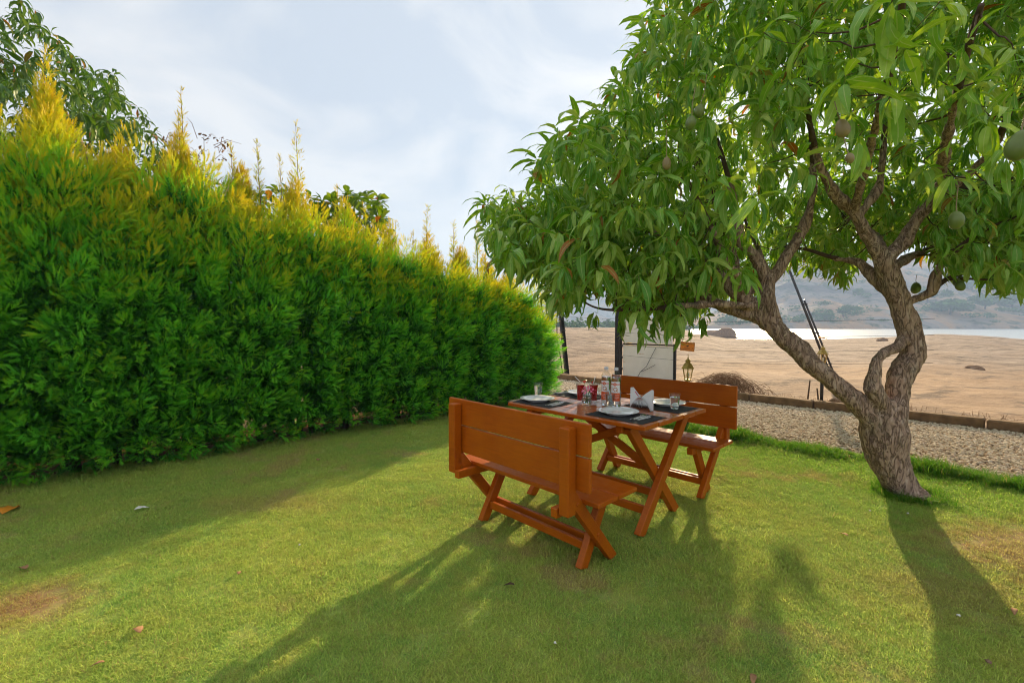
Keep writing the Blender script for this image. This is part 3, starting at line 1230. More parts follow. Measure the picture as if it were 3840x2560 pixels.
def tumbler(label, x, y, z, h=0.125, r0=0.0275, r1=0.0395, fill=0.78):
    t = thing('water_glass', label, 'glass', T(x, y, z), 0, 'water glasses on the table')
    g = MB()
    wl = 0.0016
    g.lathe([(0.0, 0.0), (r0 - 0.002, 0.0), (r0, 0.002), (r1, h - 0.001), (r1 - wl * 0.5, h), (r1 - wl, h - 0.001), (r0 - wl + 0.001, 0.014), (0.0, 0.012)], 36, cap0=False, cap1=False)
    g.build('glass', M['glass'], t, True)
    wv = MB()
    rf = r0 + (r1 - r0) * fill
    wv.lathe([(0.0, 0.0135), (r0 - wl * 0.6 + 0.0012, 0.0152), (rf - wl * 0.6, h * fill), (0.0, h * fill)], 36, cap0=False, cap1=False)
    wv.build('water', M['water_in'], t, False)
    return t


tumbler('water glass behind the left plate, standing at the left end of the table', -0.632, -0.066, 0.0004)
tumbler('water glass on the right placemat at the table corner', 0.492, 0.196, 0.0028)
tumbler('water glass standing in front of the two bottles', 0.092, -0.040, 0.0004)
tumbler('water glass half hidden behind the flower vase and red drinks', -0.232, 0.112, 0.0004)


def ribbon(name, r, z0, z1, a0, a1, mat, parent, n=14, th=0.0):
    """curved strip of label wrapped on a bottle of radius r"""
    vs_, fs_ = [], []
    for i in range(n + 1):
        a = a0 + (a1 - a0) * i / n
        vs_ += [(r * math.cos(a), r * math.sin(a), z0), (r * math.cos(a), r * math.sin(a), z1)]
    for i in range(n):
        fs_.append((2 * i, 2 * i + 2, 2 * i + 3, 2 * i + 1))
    me = bpy.data.meshes.new(name)
    me.from_pydata(vs_, [], fs_)
    return obj(name, me, mat, parent)


def ring_on(name, r, ac, zc, ro, ri, mat, parent, tail=False):
    """a flat ring printed on the curved label"""
    vs_, fs_ = [], []
    n = 28
    for i in range(n):
        a = 2 * math.pi * i / n
        for q in (ro, ri):
            aa = ac - q * math.cos(a) / r
            vs_.append((r * math.cos(aa), r * math.sin(aa), zc + q * math.sin(a)))
    for i in range(n):
        j = (i + 1) % n
        fs_.append((2 * i, 2 * j, 2 * j + 1, 2 * i + 1))
    if tail:
        b = len(vs_)
        for q, z in ((0.2 * ro, -0.25 * ro), (0.45 * ro, -0.05 * ro), (1.25 * ro, -1.0 * ro), (0.95 * ro, -1.15 * ro)):
            aa = ac + q / r
            vs_.append(((r + 0.0002) * math.cos(aa), (r + 0.0002) * math.sin(aa), zc + z))
        fs_.append((b, b + 1, b + 2, b + 3))
    me = bpy.data.meshes.new(name)
    me.from_pydata(vs_, [], fs_)
    return obj(name, me, mat, parent)


def text_on(name, s, r, ac, zc, size, mat, parent, vertical=False):
    cu = bpy.data.curves.new(name, 'FONT')
    cu.body = s
    cu.size = size
    cu.align_x = 'CENTER'
    cu.align_y = 'CENTER'
    cu.resolution_u = 2
    tmp = bpy.data.objects.new(name, cu)
    COL.objects.link(tmp)
    dg = bpy.context.evaluated_depsgraph_get()
    me = bpy.data.meshes.new_from_object(tmp.evaluated_get(dg))
    bpy.data.objects.remove(tmp)
    for w in me.vertices:
        x, y = w.co.x, w.co.y
        if vertical:
            x, y = -y, x
        if r is None:
            w.co = Vector((x, 0, y))
        else:
            aa = ac + x / r
            w.co = Vector((r * math.cos(aa), r * math.sin(aa), zc + y))
    me.materials.clear()
    return obj(name, me, mat, parent)


def bottle(label, x, y, face):
    """tall water bottle; face = world angle the label turns to"""
    t = thing('water_bottle', label, 'bottle', T(x, y, 0.0003), face, 'water bottles on the table')
    r = 0.0365
    b = MB()
    prof = [(0.0, 0.004), (0.022, 0.0), (0.033, 0.002), (r, 0.010), (r, 0.232), (0.0355, 0.238), (0.0300, 0.250), (0.0180, 0.266), (0.0128, 0.270), (0.0128, 0.277), (0.0160, 0.278), (0.0160, 0.280), (0.0125, 0.281), (0.0125, 0.288)]
    b.lathe(prof, 40, cap0=False, cap1=True)
    b.build('body', M['plastic'], t, True)
    w = MB()
    w.lathe([(0.0, 0.006), (0.030, 0.006), (r - 0.002, 0.012), (r - 0.002, 0.226), (0.0, 0.226)], 32, cap0=False, cap1=False)
    w.build('water', M['water_in'], t, False)
    c = MB()
    c.lathe([(0.0158, 0.281), (0.0162, 0.284), (0.0160, 0.300), (0.0145, 0.302), (0.0, 0.302)], 28, cap0=False, cap1=False)
    auto_smooth(c.build('cap', M['cap'], t))
    rl = r + 0.0006
    a0, a1 = -1.05, 1.05
    lb = ribbon('label_sheet', rl, 0.050, 0.197, a0, a1, M['label_white'], t, 18)
    ribbon('orange_field', rl + 0.0003, 0.050, 0.112, a0, a1, M['label_orange'], lb, 18)
    ribbon('orange_band', rl + 0.0003, 0.173, 0.180, a0, a1, M['label_orange'], lb, 18)
    ring_on('round_badge', rl + 0.0005, 0.0, 0.1765, 0.0125, 0.0, M['label_orange'], lb)
    text_on('badge_letter', 'Q', rl + 0.0008, 0.0, 0.1765, 0.015, M['label_white'], lb)
    ring_on('letter_q', rl + 0.0006, 0.10, 0.138, 0.0165, 0.0115, M['label_bronze'], lb, True)
    text_on('upright_word', 'water', rl + 0.0006, -0.72, 0.140, 0.017, M['label_bronze'], lb, True)
    for i in range(4):
        text_on('small_print', ('mineral water', 'pure and fresh', 'drinking water', 'one litre')[i], rl + 0.0006, 0.15, 0.096 - i * 0.0105, 0.0085, M['label_white'], lb)
    return t


def face_cam(x, y, off=0.0):
    p = T(x, y)
    return math.atan2(-p.y, -p.x) + off


bottle('clear water bottle with orange label, on the left of the pair', 0.022, 0.010, face_cam(0.022, 0.010, -0.42))
bottle('clear water bottle with orange label, on the right of the pair', 0.110, 0.014, face_cam(0.110, 0.014, -0.25))


def juice(label, x, y, straw_dir, melon_dir):
    t = thing('juice_glass', label, 'drink', T(x, y, 0.0003), 0, 'tall glasses of red juice')
    g = MB()
    P = [(0.0, 0.0), (0.0300, 0.0), (0.0305, 0.004), (0.0285, 0.008), (0.0262, 0.016), (0.0265, 0.060), (0.0300, 0.110), (0.0355, 0.150), (0.0385, 0.166), (0.0372, 0.166), (0.0340, 0.150), (0.0285, 0.110), (0.0248, 0.060), (0.0245, 0.020), (0.0, 0.018)]
    g.lathe(P, 36, cap0=False, cap1=False)
    g.build('glass', M['glass'], t, True)
    j = MB()
    j.lathe([(0.0, 0.0195), (0.0244, 0.0205), (0.0247, 0.060), (0.0284, 0.110), (0.0328, 0.143), (0.0, 0.143)], 36, cap0=False, cap1=False)
    auto_smooth(j.build('juice', M['juice'], t), 50)
    f_ = MB()
    f_.lathe([(0.0, 0.1432), (0.0327, 0.1432), (0.0340, 0.150), (0.0, 0.1515)], 36, cap0=False, cap1=False)
    f_.build('froth', M['froth'], t, False)
    st = MB()
    dx, dy = straw_dir
    st.tube([(-dx * 0.35, -dy * 0.35, 0.15), (dx * 1.0, dy * 1.0, 0.166 + 0.045)], 0.0032, 10)
    st.build('straw', M['straw'], t, True)
    # wedge of melon on the rim
    mx_, my_ = melon_dir
    a = math.atan2(my_, mx_)
    Mw = Matrix.Translation((mx_ * 0.034, my_ * 0.034, 0.160)) @ Matrix.Rotation(a, 4, 'Z')
    wd = MB()
    poly = [(0.0, -0.004)] + [(0.024 * math.sin(q), 0.024 * math.cos(q)) for q in np.linspace(-0.75, 0.75, 9)]
    MR = Mw @ Matrix.Rotation(R(90), 4, 'X')
    wd.prism(poly, -0.003, 0.003, MR)
    sl = wd.build('melon_slice', M['melon'], t)
    rd = MB()
    arc = list(np.linspace(-0.78, 0.78, 9))
    poly = [(0.0235 * math.sin(q), 0.0235 * math.cos(q)) for q in arc] + [(0.0285 * math.sin(q), 0.0285 * math.cos(q)) for q in reversed(arc)]
    rd.prism(poly, -0.0034, 0.0034, MR)
    rd.build('rind', M['rind'], sl)
    return t


juice('tall glass of red juice with its straw leaning left', -0.200, -0.028, (-0.045, 0.004), (0.9, -0.4))
juice('tall glass of red juice with an upright straw, beside the bottles', -0.118, 0.040, (0.012, 0.006), (-0.5, -0.85))


def make_vase():
    t = thing('flower_vase', 'small clear glass of red and pink hibiscus in front of the red drinks', 'vase', T(-0.092, -0.082, 0.0003), 0)
    g = MB()
    P = [(0.0, 0.0), (0.030, 0.0), (0.036, 0.006), (0.0415, 0.030), (0.0400, 0.060), (0.0360, 0.092), (0.0345, 0.092), (0.0382, 0.060), (0.0395, 0.030), (0.0330, 0.014), (0.0, 0.012)]
    g.lathe(P, 36, cap0=False, cap1=False)
    g.build('glass', M['glass'], t, True)
    w = MB()
    w.lathe([(0.0, 0.0135), (0.0332, 0.0155), (0.0390, 0.032), (0.0378, 0.058), (0.0, 0.058)], 32, cap0=False, cap1=False)
    w.build('water', M['water_in'], t, False)
    spots = [((0.0, -0.010, 0.118), M['petal_pink'], 0.040, (-0.10, -0.75, 0.6)), ((-0.044, 0.018, 0.110), M['petal_red'], 0.036, (-0.8, -0.3, 0.45)),
             ((0.046, 0.022, 0.108), M['petal_red'], 0.036, (0.75, 0.1, 0.45)), ((0.030, -0.002, 0.124), M['petal_pink'], 0.030, (0.5, -0.5, 0.7))]
    for i, (c, mt, q, d) in enumerate(spots):
        d = Vector(d).normalized()
        d = (ROTM @ d)
        c = ROTM @ Vector(c)
        M3 = d.to_track_quat('Z', 'Y').to_matrix().to_4x4()
        M4 = Matrix.Translation(c) @ M3
        fl = MB()
        rr = random.Random(i)
        for k in range(5):
            a0 = k * 2 * math.pi / 5 + rr.uniform(-0.15, 0.15)
            rows = []
            for s, wd in ((0.05, 0.10), (0.35, 0.46), (0.68, 0.70), (0.92, 0.52), (1.02, 0.20)):
                row = []
                for e in (-1, -0.4, 0.4, 1):
                    a = a0 + e * wd * 0.62
                    rad = q * s
                    z = 0.35 * q * s * (1 - 0.55 * s) + 0.05 * q * math.sin(6 * e + k) * s
                    row.append(M4 @ Vector((rad * math.cos(a), rad * math.sin(a), z)))
                rows.append(row)
            vs_ = [p for r_ in rows for p in r_]
            fs_ = [(4 * i_ + j_, 4 * i_ + j_ + 1, 4 * i_ + 4 + j_ + 1, 4 * i_ + 4 + j_) for i_ in range(4) for j_ in range(3)]
            fl.add(vs_, fs_)
        fo = fl.build('flower', mt, t, True)
        pi_ = MB()
        pi_.tube([M4 @ Vector((0, 0, 0)), M4 @ Vector((0.002, 0, 0.55 * q)), M4 @ Vector((0.004, 0.003, 0.95 * q))], [0.0022, 0.0016, 0.0026], 6)
        pi_.build('pistil', M['petal_red'], fo, True)
        s_ = MB()
        s_.tube([c, c * 0.55 + Vector((0, 0, 0.03)), Vector((c.x * -0.3, c.y * -0.3, 0.016))], 0.0022, 6)
        s_.build('stem', M['stem'], t, True)
    lf = MB()
    for i in range(7):
        a = i * 0.9
        p = Vector((0.014 * math.cos(a), 0.014 * math.sin(a), 0.03 + 0.006 * i))
        q = p + Vector((0.018 * math.cos(a), 0.018 * math.sin(a), 0.012))
        s = Vector((-math.sin(a), math.cos(a), 0)) * 0.008
        lf.add([p, (p + q) / 2 + s, q, (p + q) / 2 - s], [(0, 1, 2, 3)])
    lf.build('leaves', M['stem'], t)


make_vase()


def make_holder():
    t = thing('napkin_holder', 'steel napkin holder with slotted rounded side plates', 'napkin holder', T(0.312, 0.037, 0.0003), FROT, None)
    # plate outline with slots: built as vertical strips so the slots are real holes
    hw, hh = 0.088, 0.098
    def top(x):
        return max(0.004, hh * (1 - (abs(x) / hw) ** 1.75))
    slots = [(-0.036, 0.040, 0.052), (-0.0245, 0.032, 0.062), (-0.0125, 0.024, 0.074), (0.0, 0.016, 0.080), (0.0125, 0.024, 0.074), (0.0245, 0.032, 0.062), (0.036, 0.040, 0.052)]
    for sy in (-1, 1):
        xs = sorted(set([-hw + 2 * hw * i / 24 for i in range(25)] + [s[0] - 0.0022 for s in slots] + [s[0] + 0.0022 for s in slots]))
        mb = MB()
        th = 0.0009
        y = sy * 0.019
        for a, b in zip(xs[:-1], xs[1:]):
            m_ = (a + b) / 2
            segs = [(0.0, None)]
            hole = None
            for sx, z0, z1 in slots:
                if abs(m_ - sx) < 0.0022:
                    hole = (z0, z1)
            rng = [(0.002, None)] if hole is None else [(0.002, hole[0]), (hole[1], None)]
            for z0, z1 in rng:
                za, zb = (top(a), top(b)) if z1 is None else (z1, z1)
                if min(za, zb) <= z0:
                    za, zb = max(za, z0 + 1e-4), max(zb, z0 + 1e-4)
                vs_ = [(a, y - th, z0), (b, y - th, z0), (b, y - th, zb), (a, y - th, za), (a, y + th, z0), (b, y + th, z0), (b, y + th, zb), (a, y + th, za)]
                mb.add(vs_, [(0, 1, 2, 3), (5, 4, 7, 6), (3, 2, 6, 7), (0, 4, 5, 1)])
        mb.build('side_plate', M['steel'], t)
    MB().box((0, 0, 0.0035), (2 * hw, 0.0365, 0.0022), None, 0.0005).build('base_plate', M['steel'], t)
    for sx in (-1, 1):
        MB().box((sx * (hw - 0.006), 0, 0.0012), (0.012, 0.044, 0.0024), None, 0.0006).build('foot', M['steel'], t)
    # folded napkins standing in the holder
    nk = thing('paper_napkins', 'two folded white paper napkins standing in the steel holder', 'napkins', T(0.312, 0.037, 0.006), FROT, None)
    def corner(pts, y0, n_layers, off):
        mb = MB()
        for k in range(n_layers):
            yy = y0 + k * 0.0022
            vs_ = [(x + 0.002 * k, yy + 0.004 * (z / 0.15), z) for x, z in pts] + [(x + 0.002 * k, yy + 0.0007 + 0.004 * (z / 0.15), z) for x, z in pts]
            n = len(pts)
            mb.add(vs_, [tuple(range(n)), tuple(range(2 * n - 1, n - 1, -1))] + [(i, (i + 1) % n, n + (i + 1) % n, n + i) for i in range(n)])
        return mb
    corner([(-0.086, 0.0), (0.050, 0.0), (0.022, 0.062), (-0.030, 0.112), (-0.074, 0.158), (-0.086, 0.154)], -0.013, 5, 0).build('napkin', M['napkin'], nk)
    corner([(-0.050, 0.0), (0.084, 0.0), (0.086, 0.140), (0.080, 0.152), (0.030, 0.118), (-0.022, 0.066)], 0.0005, 5, 0).build('napkin', M['napkin'], nk)
    pr = MB()
    pr.add([(-0.048, -0.0135, 0.128), (-0.042, -0.0135, 0.132), (-0.012, -0.0145, 0.098), (-0.018, -0.0145, 0.096)], [(0, 1, 2, 3)])
    pr.build('print', M['pink_print'], nk)


make_holder()


def cutlery(x, y, rot, who):
    """spoon and fork lying on a folded napkin"""
    base = T(x, y, 0.0028)
    rz = FROT + rot
    # folded napkin under them, slightly curled
    nm = MB()
    for k in range(3):
        pts = []
        for i in range(7):
            a = i / 6
            pts.append((-0.070 + 0.145 * a, 0.002 + 0.0016 * k + 0.010 * max(0, a - 0.75) ** 1.2))
        w0 = 0.034 - 0.003 * k
        vs_ = [(px_, sgn * w0 + 0.01 * px_ * k, pz) for px_, pz in pts for sgn in (-1, 1)]
        nm.add(vs_, [(2 * i, 2 * i + 2, 2 * i + 3, 2 * i + 1) for i in range(6)])
    o = nm.build('napkin', M['napkin'])
    o.location = base
    o.rotation_euler = (0, 0, rz)
    tag(o, 'folded white napkin under the spoon and fork %s' % who, 'napkin', 'napkins under the cutlery')
    # spoon
    def stem(width):
        mb = MB()
        rows = [(-0.100, 0.0042, 0.0070), (-0.070, 0.0050, 0.0085), (-0.020, 0.0034, 0.0105), (0.030, 0.0026, 0.0110), (0.045, 0.0036, 0.0100)]
        vs_ = []
        for xx, ww, zz in rows:
            vs_ += [(xx, -ww, zz), (xx, ww, zz), (xx, ww * 0.8, zz - 0.0016), (xx, -ww * 0.8, zz - 0.0016)]
        fs_ = []
        for i in range(4):
            for j in range(4):
                fs_.append((4 * i + j, 4 * i + (j + 1) % 4, 4 * i + 4 + (j + 1) % 4, 4 * i + 4 + j))
        fs_ += [(0, 3, 2, 1), (16, 17, 18, 19)]
        return mb.add(vs_, fs_)
    sp = thing('spoon', 'steel spoon lying on a napkin %s' % who, 'spoon', base + ROTM @ Vector((0, 0, 0)) + Matrix.Rotation(rz, 3, 'Z') @ Vector((0.0, 0.017, 0.0)), rz + 0.03, 'spoons on the table')
    stem(1).build('handle', M['steel'], sp, True)
    bw = MB()
    vs_, fs_ = [], []
    nr, na = 6, 20
    for i in range(nr + 1):
        q = i / nr
        for k in range(na):
            a = 2 * math.pi * k / na
            vs_.append((0.068 + 0.029 * q * math.cos(a), 0.0195 * q * math.sin(a), 0.0035 + 0.0075 * q * q))
    for i in range(nr):
        for k in range(na):
            j = (k + 1) % na
            fs_.append((i * na + k, i * na + j, (i + 1) * na + j, (i + 1) * na + k))
    bw.add(vs_, fs_)
    bw.build('bowl', M['steel'], sp, True)
    fk = thing('fork', 'steel fork lying on a napkin %s' % who, 'fork', base + Matrix.Rotation(rz, 3, 'Z') @ Vector((0.004, -0.018, 0.0)), rz - 0.05, 'forks on the table')
    stem(1).build('handle', M['steel'], fk, True)
    hd = MB()
    hd.box((0.055, 0, 0.0098), (0.026, 0.021, 0.0016), None, 0.0005)
    hd.build('neck', M['steel'], fk)
    for k in range(4):
        tn = MB()
        tn.beam((0.066, (k - 1.5) * 0.0056, 0.0098), (0.100, (k - 1.5) * 0.0058, 0.0115), 0.0028, 0.0013, ch=0.0003)
        tn.build('tine', M['steel'], fk)


cutlery(0.468, -0.236, R(88), 'at the corner nearest the camera')
cutlery(-0.275, -0.258, R(94), 'beside the left plate')
cutlery(-0.622, 0.232, R(80), 'at the far left of the table')

# ------------------------------------------------------------------ lanterns, gate, fence, poles
def lantern(label, base, h_post=0.77, s=1.0, rot=0.2):
    t = thing('lantern_post', label, 'lantern', base, rot, 'brass lanterns on black posts')
    p = MB()
    p.lathe([(0.024 * s, 0.0), (0.024 * s, h_post - 0.02)], 14)
    p.build('post', M['black'], t, False)
    c = MB()
    c.lathe([(0.030 * s, h_post - 0.085 * s), (0.036 * s, h_post - 0.080 * s), (0.036 * s, h_post - 0.05 * s), (0.028 * s, h_post - 0.045 * s), (0.030 * s, h_post - 0.01 * s), (0.043 * s, h_post), (0.046 * s, h_post + 0.012 * s), (0.0, h_post + 0.013 * s)], 12, cap1=False)
    auto_smooth(c.build('collar', M['brass'], t))
    z0, z1 = h_post + 0.010 * s, h_post + 0.150 * s
    r0, r1 = 0.040 * s, 0.066 * s
    for k in range(6):
        a = k * math.pi / 3
        ca_, sa_ = math.cos(a), math.sin(a)
        MB().beam((r0 * ca_, r0 * sa_, z0), (r1 * ca_, r1 * sa_, z1), 0.009 * s, 0.009 * s, (ca_, sa_, 0.1), 0.0015).build('bar', M['brass'], t)
        a2 = a + math.pi / 3
        g = MB()
        g.add([(r0 * 0.97 * ca_, r0 * 0.97 * sa_, z0), (r0 * 0.97 * math.cos(a2), r0 * 0.97 * math.sin(a2), z0),
               (r1 * 0.97 * math.cos(a2), r1 * 0.97 * math.sin(a2), z1), (r1 * 0.97 * ca_, r1 * 0.97 * sa_, z1)], [(0, 1, 2, 3)])
        g.build('pane', M['lantern_pane'], t)
    rf = MB()
    rf.lathe([(0.062 * s, z1 - 0.004 * s), (0.084 * s, z1 - 0.002 * s), (0.086 * s, z1 + 0.006 * s), (0.070 * s, z1 + 0.026 * s), (0.050 * s, z1 + 0.062 * s), (0.030 * s, z1 + 0.078 * s),
              (0.034 * s, z1 + 0.088 * s), (0.040 * s, z1 + 0.092 * s), (0.026 * s, z1 + 0.112 * s), (0.008 * s, z1 + 0.122 * s)], 6)
    roof = rf.build('roof', M['brass'], t)
    fn = MB()
    fn.lathe([(0.006 * s, z1 + 0.118 * s), (0.010 * s, z1 + 0.130 * s), (0.005 * s, z1 + 0.140 * s), (0.004 * s, z1 + 0.175 * s), (0.0015 * s, z1 + 0.185 * s)], 8)
    fn.build('finial', M['brass'], roof, True)
    bl = MB()
    bl.lathe([(0.010 * s, z0 + 0.004), (0.013 * s, z0 + 0.03 * s), (0.020 * s, z0 + 0.055 * s), (0.012 * s, z0 + 0.085 * s), (0.0, z0 + 0.09 * s)], 12, cap1=False)
    bl.build('bulb', M['label_white'], t, True)
    return t


M['lantern_pane'] = make_thin('lantern_glass', 1.5, (0.93, 0.92, 0.88))


def ground_at(x, y):
    return float(ground_h(np.array([x]), np.array([y]))[0])


for lab, px_, Y in (('brass lantern on a black post beside the hedge end', 2046, 12.2), ('brass lantern on a black post in front of the white panel', 2361, 11.2),
                    ('nearest brass lantern, rising behind the far bench under the orange sign', 2581, 6.1), ('brass lantern seen beside the leaning mango limb', 3086, 7.75)):
    p = at(px_, 1300, Y)
    z = ground_at(p.x, p.y) if Y > 6.5 else 0.0
    lantern(lab, (p.x, p.y, z), 0.77 if Y > 6.5 else 0.66, 1.06, 0.3 + Y)
# dry orange leaf lying on the right lantern


def leaf_template(nseg, L=1.0, W=0.25, bend=1.2, fold=0.35, wav=0.0, tip=0.75, twist=0.0, obov=False):
    """leaf along +y from the origin, bending down; returns V, F(quads), mid"""
    V, F, A = [], [], []
    y = z = 0.0
    ds = L / nseg
    ang = 0.0
    for i in range(nseg + 1):
        s = i / nseg
        if obov:
            w = W * (math.sin(math.pi * min(1, s ** 1.5 * 0.98 + 0.02))) ** 0.7 if s < 1 else 0.0
        else:
            w = W * max(0.0, math.sin(math.pi * (s ** tip))) ** 0.85
        if i == 0:
            w = W * 0.06
        if i == nseg:
            w = W * 0.02
        wz = fold * w
        wv = wav * math.sin(s * 17) * w
        tw = twist * s
        c, d = math.cos(tw), math.sin(tw)
        for e, m_ in ((-1, 1.0), (0, 0.0), (1, 1.0)):
            x = e * w
            up = (wz + (wv if e > 0 else -wv) * (1 if e else 0)) * abs(e)
            xx, uu = x * c - up * d, x * d + up * c
            nz_, ny_ = math.cos(ang), -math.sin(ang)
            V.append((xx, y + uu * (-ny_), z + uu * nz_))
            A.append(m_)
        k0 = bend * (0.35 + 1.3 * s) / nseg
        ang -= k0
        y += math.cos(ang) * ds
        z += math.sin(ang) * ds
    for i in range(nseg):
        b = 3 * i
        F += [(b, b + 1, b + 4, b + 3), (b + 1, b + 2, b + 5, b + 4)]
    return np.array(V), np.array(F), np.array(A)


def loose_leaf(name, label, p, length, mat, rot, group='leaves and scraps on the lawn', roll=(0.1, 0.1)):
    V, F, A = leaf_template(6, length, length * 0.2, 0.6, 0.5, 0.2)
    me = mesh_np(name, V, F, True, {'mid': A})
    o = obj(name, me, mat)
    sm = o.modifiers.new('thick', 'SOLIDIFY')
    sm.thickness = 0.0012
    o.location = p
    o.rotation_euler = (roll[0], roll[1], rot)
    return tag(o, label, 'leaf', group)


p = at(3086, 1268, 7.75)
loose_leaf('dry_leaf', 'orange dry leaf caught on top of the lantern beside the mango limb', (p.x - 0.09, p.y, p.z), 0.18, M['orange_leaf'], R(-90), None)


def make_gate():
    pl_ = UV(6.30, 9.62)
    t = thing('gate', 'white sheet-metal gate panel between black posts behind the far bench', 'gate', (pl_.x, pl_.y, 0), FROT)
    # x runs right along the fence line
    MB().box((-0.02, 0, 0.95), (0.10, 0.10, 2.0), None, 0.006).build('post', M['black'], t)
    p2 = MB()
    p2.lathe([(0.024, -0.05), (0.024, 1.95)], 14)
    p2.build('post', M['black'], t, False, (0.085, 0.0, 0))
    MB().box((1.47, 0, 0.46), (0.055, 0.055, 1.02), None, 0.004).build('post', M['black'], t)
    MB().box((0.79, -0.004, 0.93), (1.31, 0.036, 0.036), None, 0.003).build('rail', M['black'], t)
    MB().box((0.79, 0.012, 0.475), (1.31, 0.014, 0.85), None, 0.002).build('panel', M['panel'], t)
    MB().box((0.765, 0.030, 1.26), (1.26, 0.014, 0.60), None, 0.002).build('panel', M['panel'], t)
    for x, z in ((0.14, 0.60), (0.14, 0.33), (0.14, 0.88)):
        MB().lathe([(0.02, -0.03), (0.026, -0.02), (0.026, 0.02), (0.02, 0.03)], 10, (x, -0.06, z)).build('insulator', M['black'], t)
    # loose dark wire looping over the panel
    w = MB()
    w.tube([(0.52, -0.03, 0.08), (0.64, -0.045, 0.28), (0.80, -0.05, 0.42), (0.90, -0.045, 0.62), (1.02, -0.03, 0.86)], 0.006, 6)
    w.tube([(0.64, -0.045, 0.28), (0.82, -0.05, 0.36), (1.02, -0.05, 0.47)], 0.006, 6)
    w.build('loose_wire', M['grey_steel'], t, True)


make_gate()


def make_fence():
    a = at(2128, 1410, 12.3)
    gz = ground_at(a.x, a.y)
    t = thing('fence_post', 'black steel I-beam post leaning beside the hedge end, set in a lump of concrete', 'post', (a.x, a.y, gz), 0.3)
    tp = at(2098, 1120, 12.3) - Vector((a.x, a.y, gz))
    for off, ww, tt in ((-0.05, 0.012, 0.11), (0.05, 0.012, 0.11), (0, 0.09, 0.010)):
        pass
    d = tp.normalized()
    mb = MB()
    rz = Matrix.Rotation(-0.3, 3, 'Z')
    tp = rz @ tp
    mb.beam((-0.045, 0, -0.05), tp + Vector((-0.045, 0, 0)), 0.012, 0.10, (0, 1, 0), 0.001)
    mb.beam((0.045, 0, -0.05), tp + Vector((0.045, 0, 0)), 0.012, 0.10, (0, 1, 0), 0.001)
    mb.beam((0, 0, -0.05), tp, 0.08, 0.012, (0, 1, 0), 0.001)
    mb.build('beam', M['black'], t)
    q = tp * (0.60)
    MB().box(q, (0.125, 0.125, 0.035), None, 0.003).build('clamp', M['grey_steel'], t)
    bm = bmesh.new()
    bmesh.ops.create_icosphere(bm, subdivisions=3, radius=0.26)
    for w in bm.verts:
        w.co *= 1 + 0.5 * mnoise.noise(w.co * 5)
        w.co.z *= 0.5
        w.co.x = w.co.x * 1.35 - 0.20
    me = bpy.data.meshes.new('footing')
    bm.to_mesh(me)
    bm.free()
    obj('footing', me, M['stone'], t)
    # thin rod with insulators, carrying wires
    b0 = at(2113, 1402, 12.15)
    b0.z = ground_at(b0.x, b0.y)
    rod = thing('fence_rod', 'thin bent black rod with insulators beside the leaning post', 'rod', b0, 0)
    pts = [at(2113, 1402, 12.15), at(2100, 1330, 12.1), at(2089, 1265, 12.1), at(2088, 1200, 12.1), at(2089, 1160, 12.1)]
    pts[0].z = b0.z - 0.05
    mr = MB()
    mr.tube([q_ - b0 for q_ in pts], 0.013, 8)
    mr.build('rod', M['black'], rod, True)
    ins = []
    for x_, y_ in ((2076, 1184), (2077, 1226), (2078, 1265), (2083, 1298)):
        c = at(x_, y_, 12.1)
        ins.append(c)
        MB().box(c - b0, (0.055, 0.035, 0.032), None, 0.006).build('insulator', M['black'], rod)
    # wires from the rod along the fence line to the leaning pole
    e0 = at(3060, 1250, 12.9)
    for k, c in enumerate(ins):
        end = UV(0.6, 9.75, c.z * 0.86 + 0.1)
        pts = []
        for i in range(15):
            s = i / 14
            q_ = c.lerp(end, s)
            q_.z -= 0.10 * math.sin(math.pi * s) * (1 + 0.3 * k)
            pts.append(q_)
        mw = MB()
        mw.tube(pts, 0.0028, 4)
        o = mw.build('fence_wire', M['grey_steel'])
        tag(o, '%s of four thin wires strung between the fence posts' % ('topmost', 'second from top', 'third from top', 'lowest')[k], 'wire', 'fence wires')
    # leaning double pole
    f0 = at(3122, 1402, 12.9)
    f0.z = ground_at(f0.x, f0.y)
    top = at(2955, 1000, 12.9)
    pt = thing('leaning_pole', 'dark grey steel pole leaning left behind the mango limb', 'pole', f0, 0)
    m1 = MB()
    m1.tube([(0, 0, -0.1), top - f0], 0.034, 10)
    m1.build('pole', M['grey_steel'], pt, True)
    m2 = MB()
    off = Vector((0.062, -0.02, 0))
    m2.tube([Vector((0, 0, 0)) + off, (top - f0) * 0.70 + off], 0.026, 10)
    m2.build('brace_pole', M['grey_steel'], pt, True)
    cl = MB()
    for s in (0.12, 0.40, 0.66):
        cl.box((top - f0) * s + off * 0.5, (0.13, 0.08, 0.03), None, 0.004)
    cl.build('clip', M['black'], pt)
    # short stakes by the kerb
    for i, (x_, y_, hh, lean, lab) in enumerate(((3026, 1514, 0.42, 0.05, 'thin brown stake standing beyond the kerb beside the dry brush'), (3070, 1520, 0.30, -0.03, 'short dark stake tied to the lantern post beyond the kerb'))):
        b = atz(x_, y_, 0.0)
        m3 = MB()
        m3.tube([(0, 0, -0.03), (lean * 0.5, 0, hh * 0.5), (lean, 0.01, hh)], [0.016, 0.013, 0.011], 7)
        o = m3.build('stake', M['stick'], None, True, (b.x, b.y, 0))
        tag(o, lab, 'stake')


make_fence()


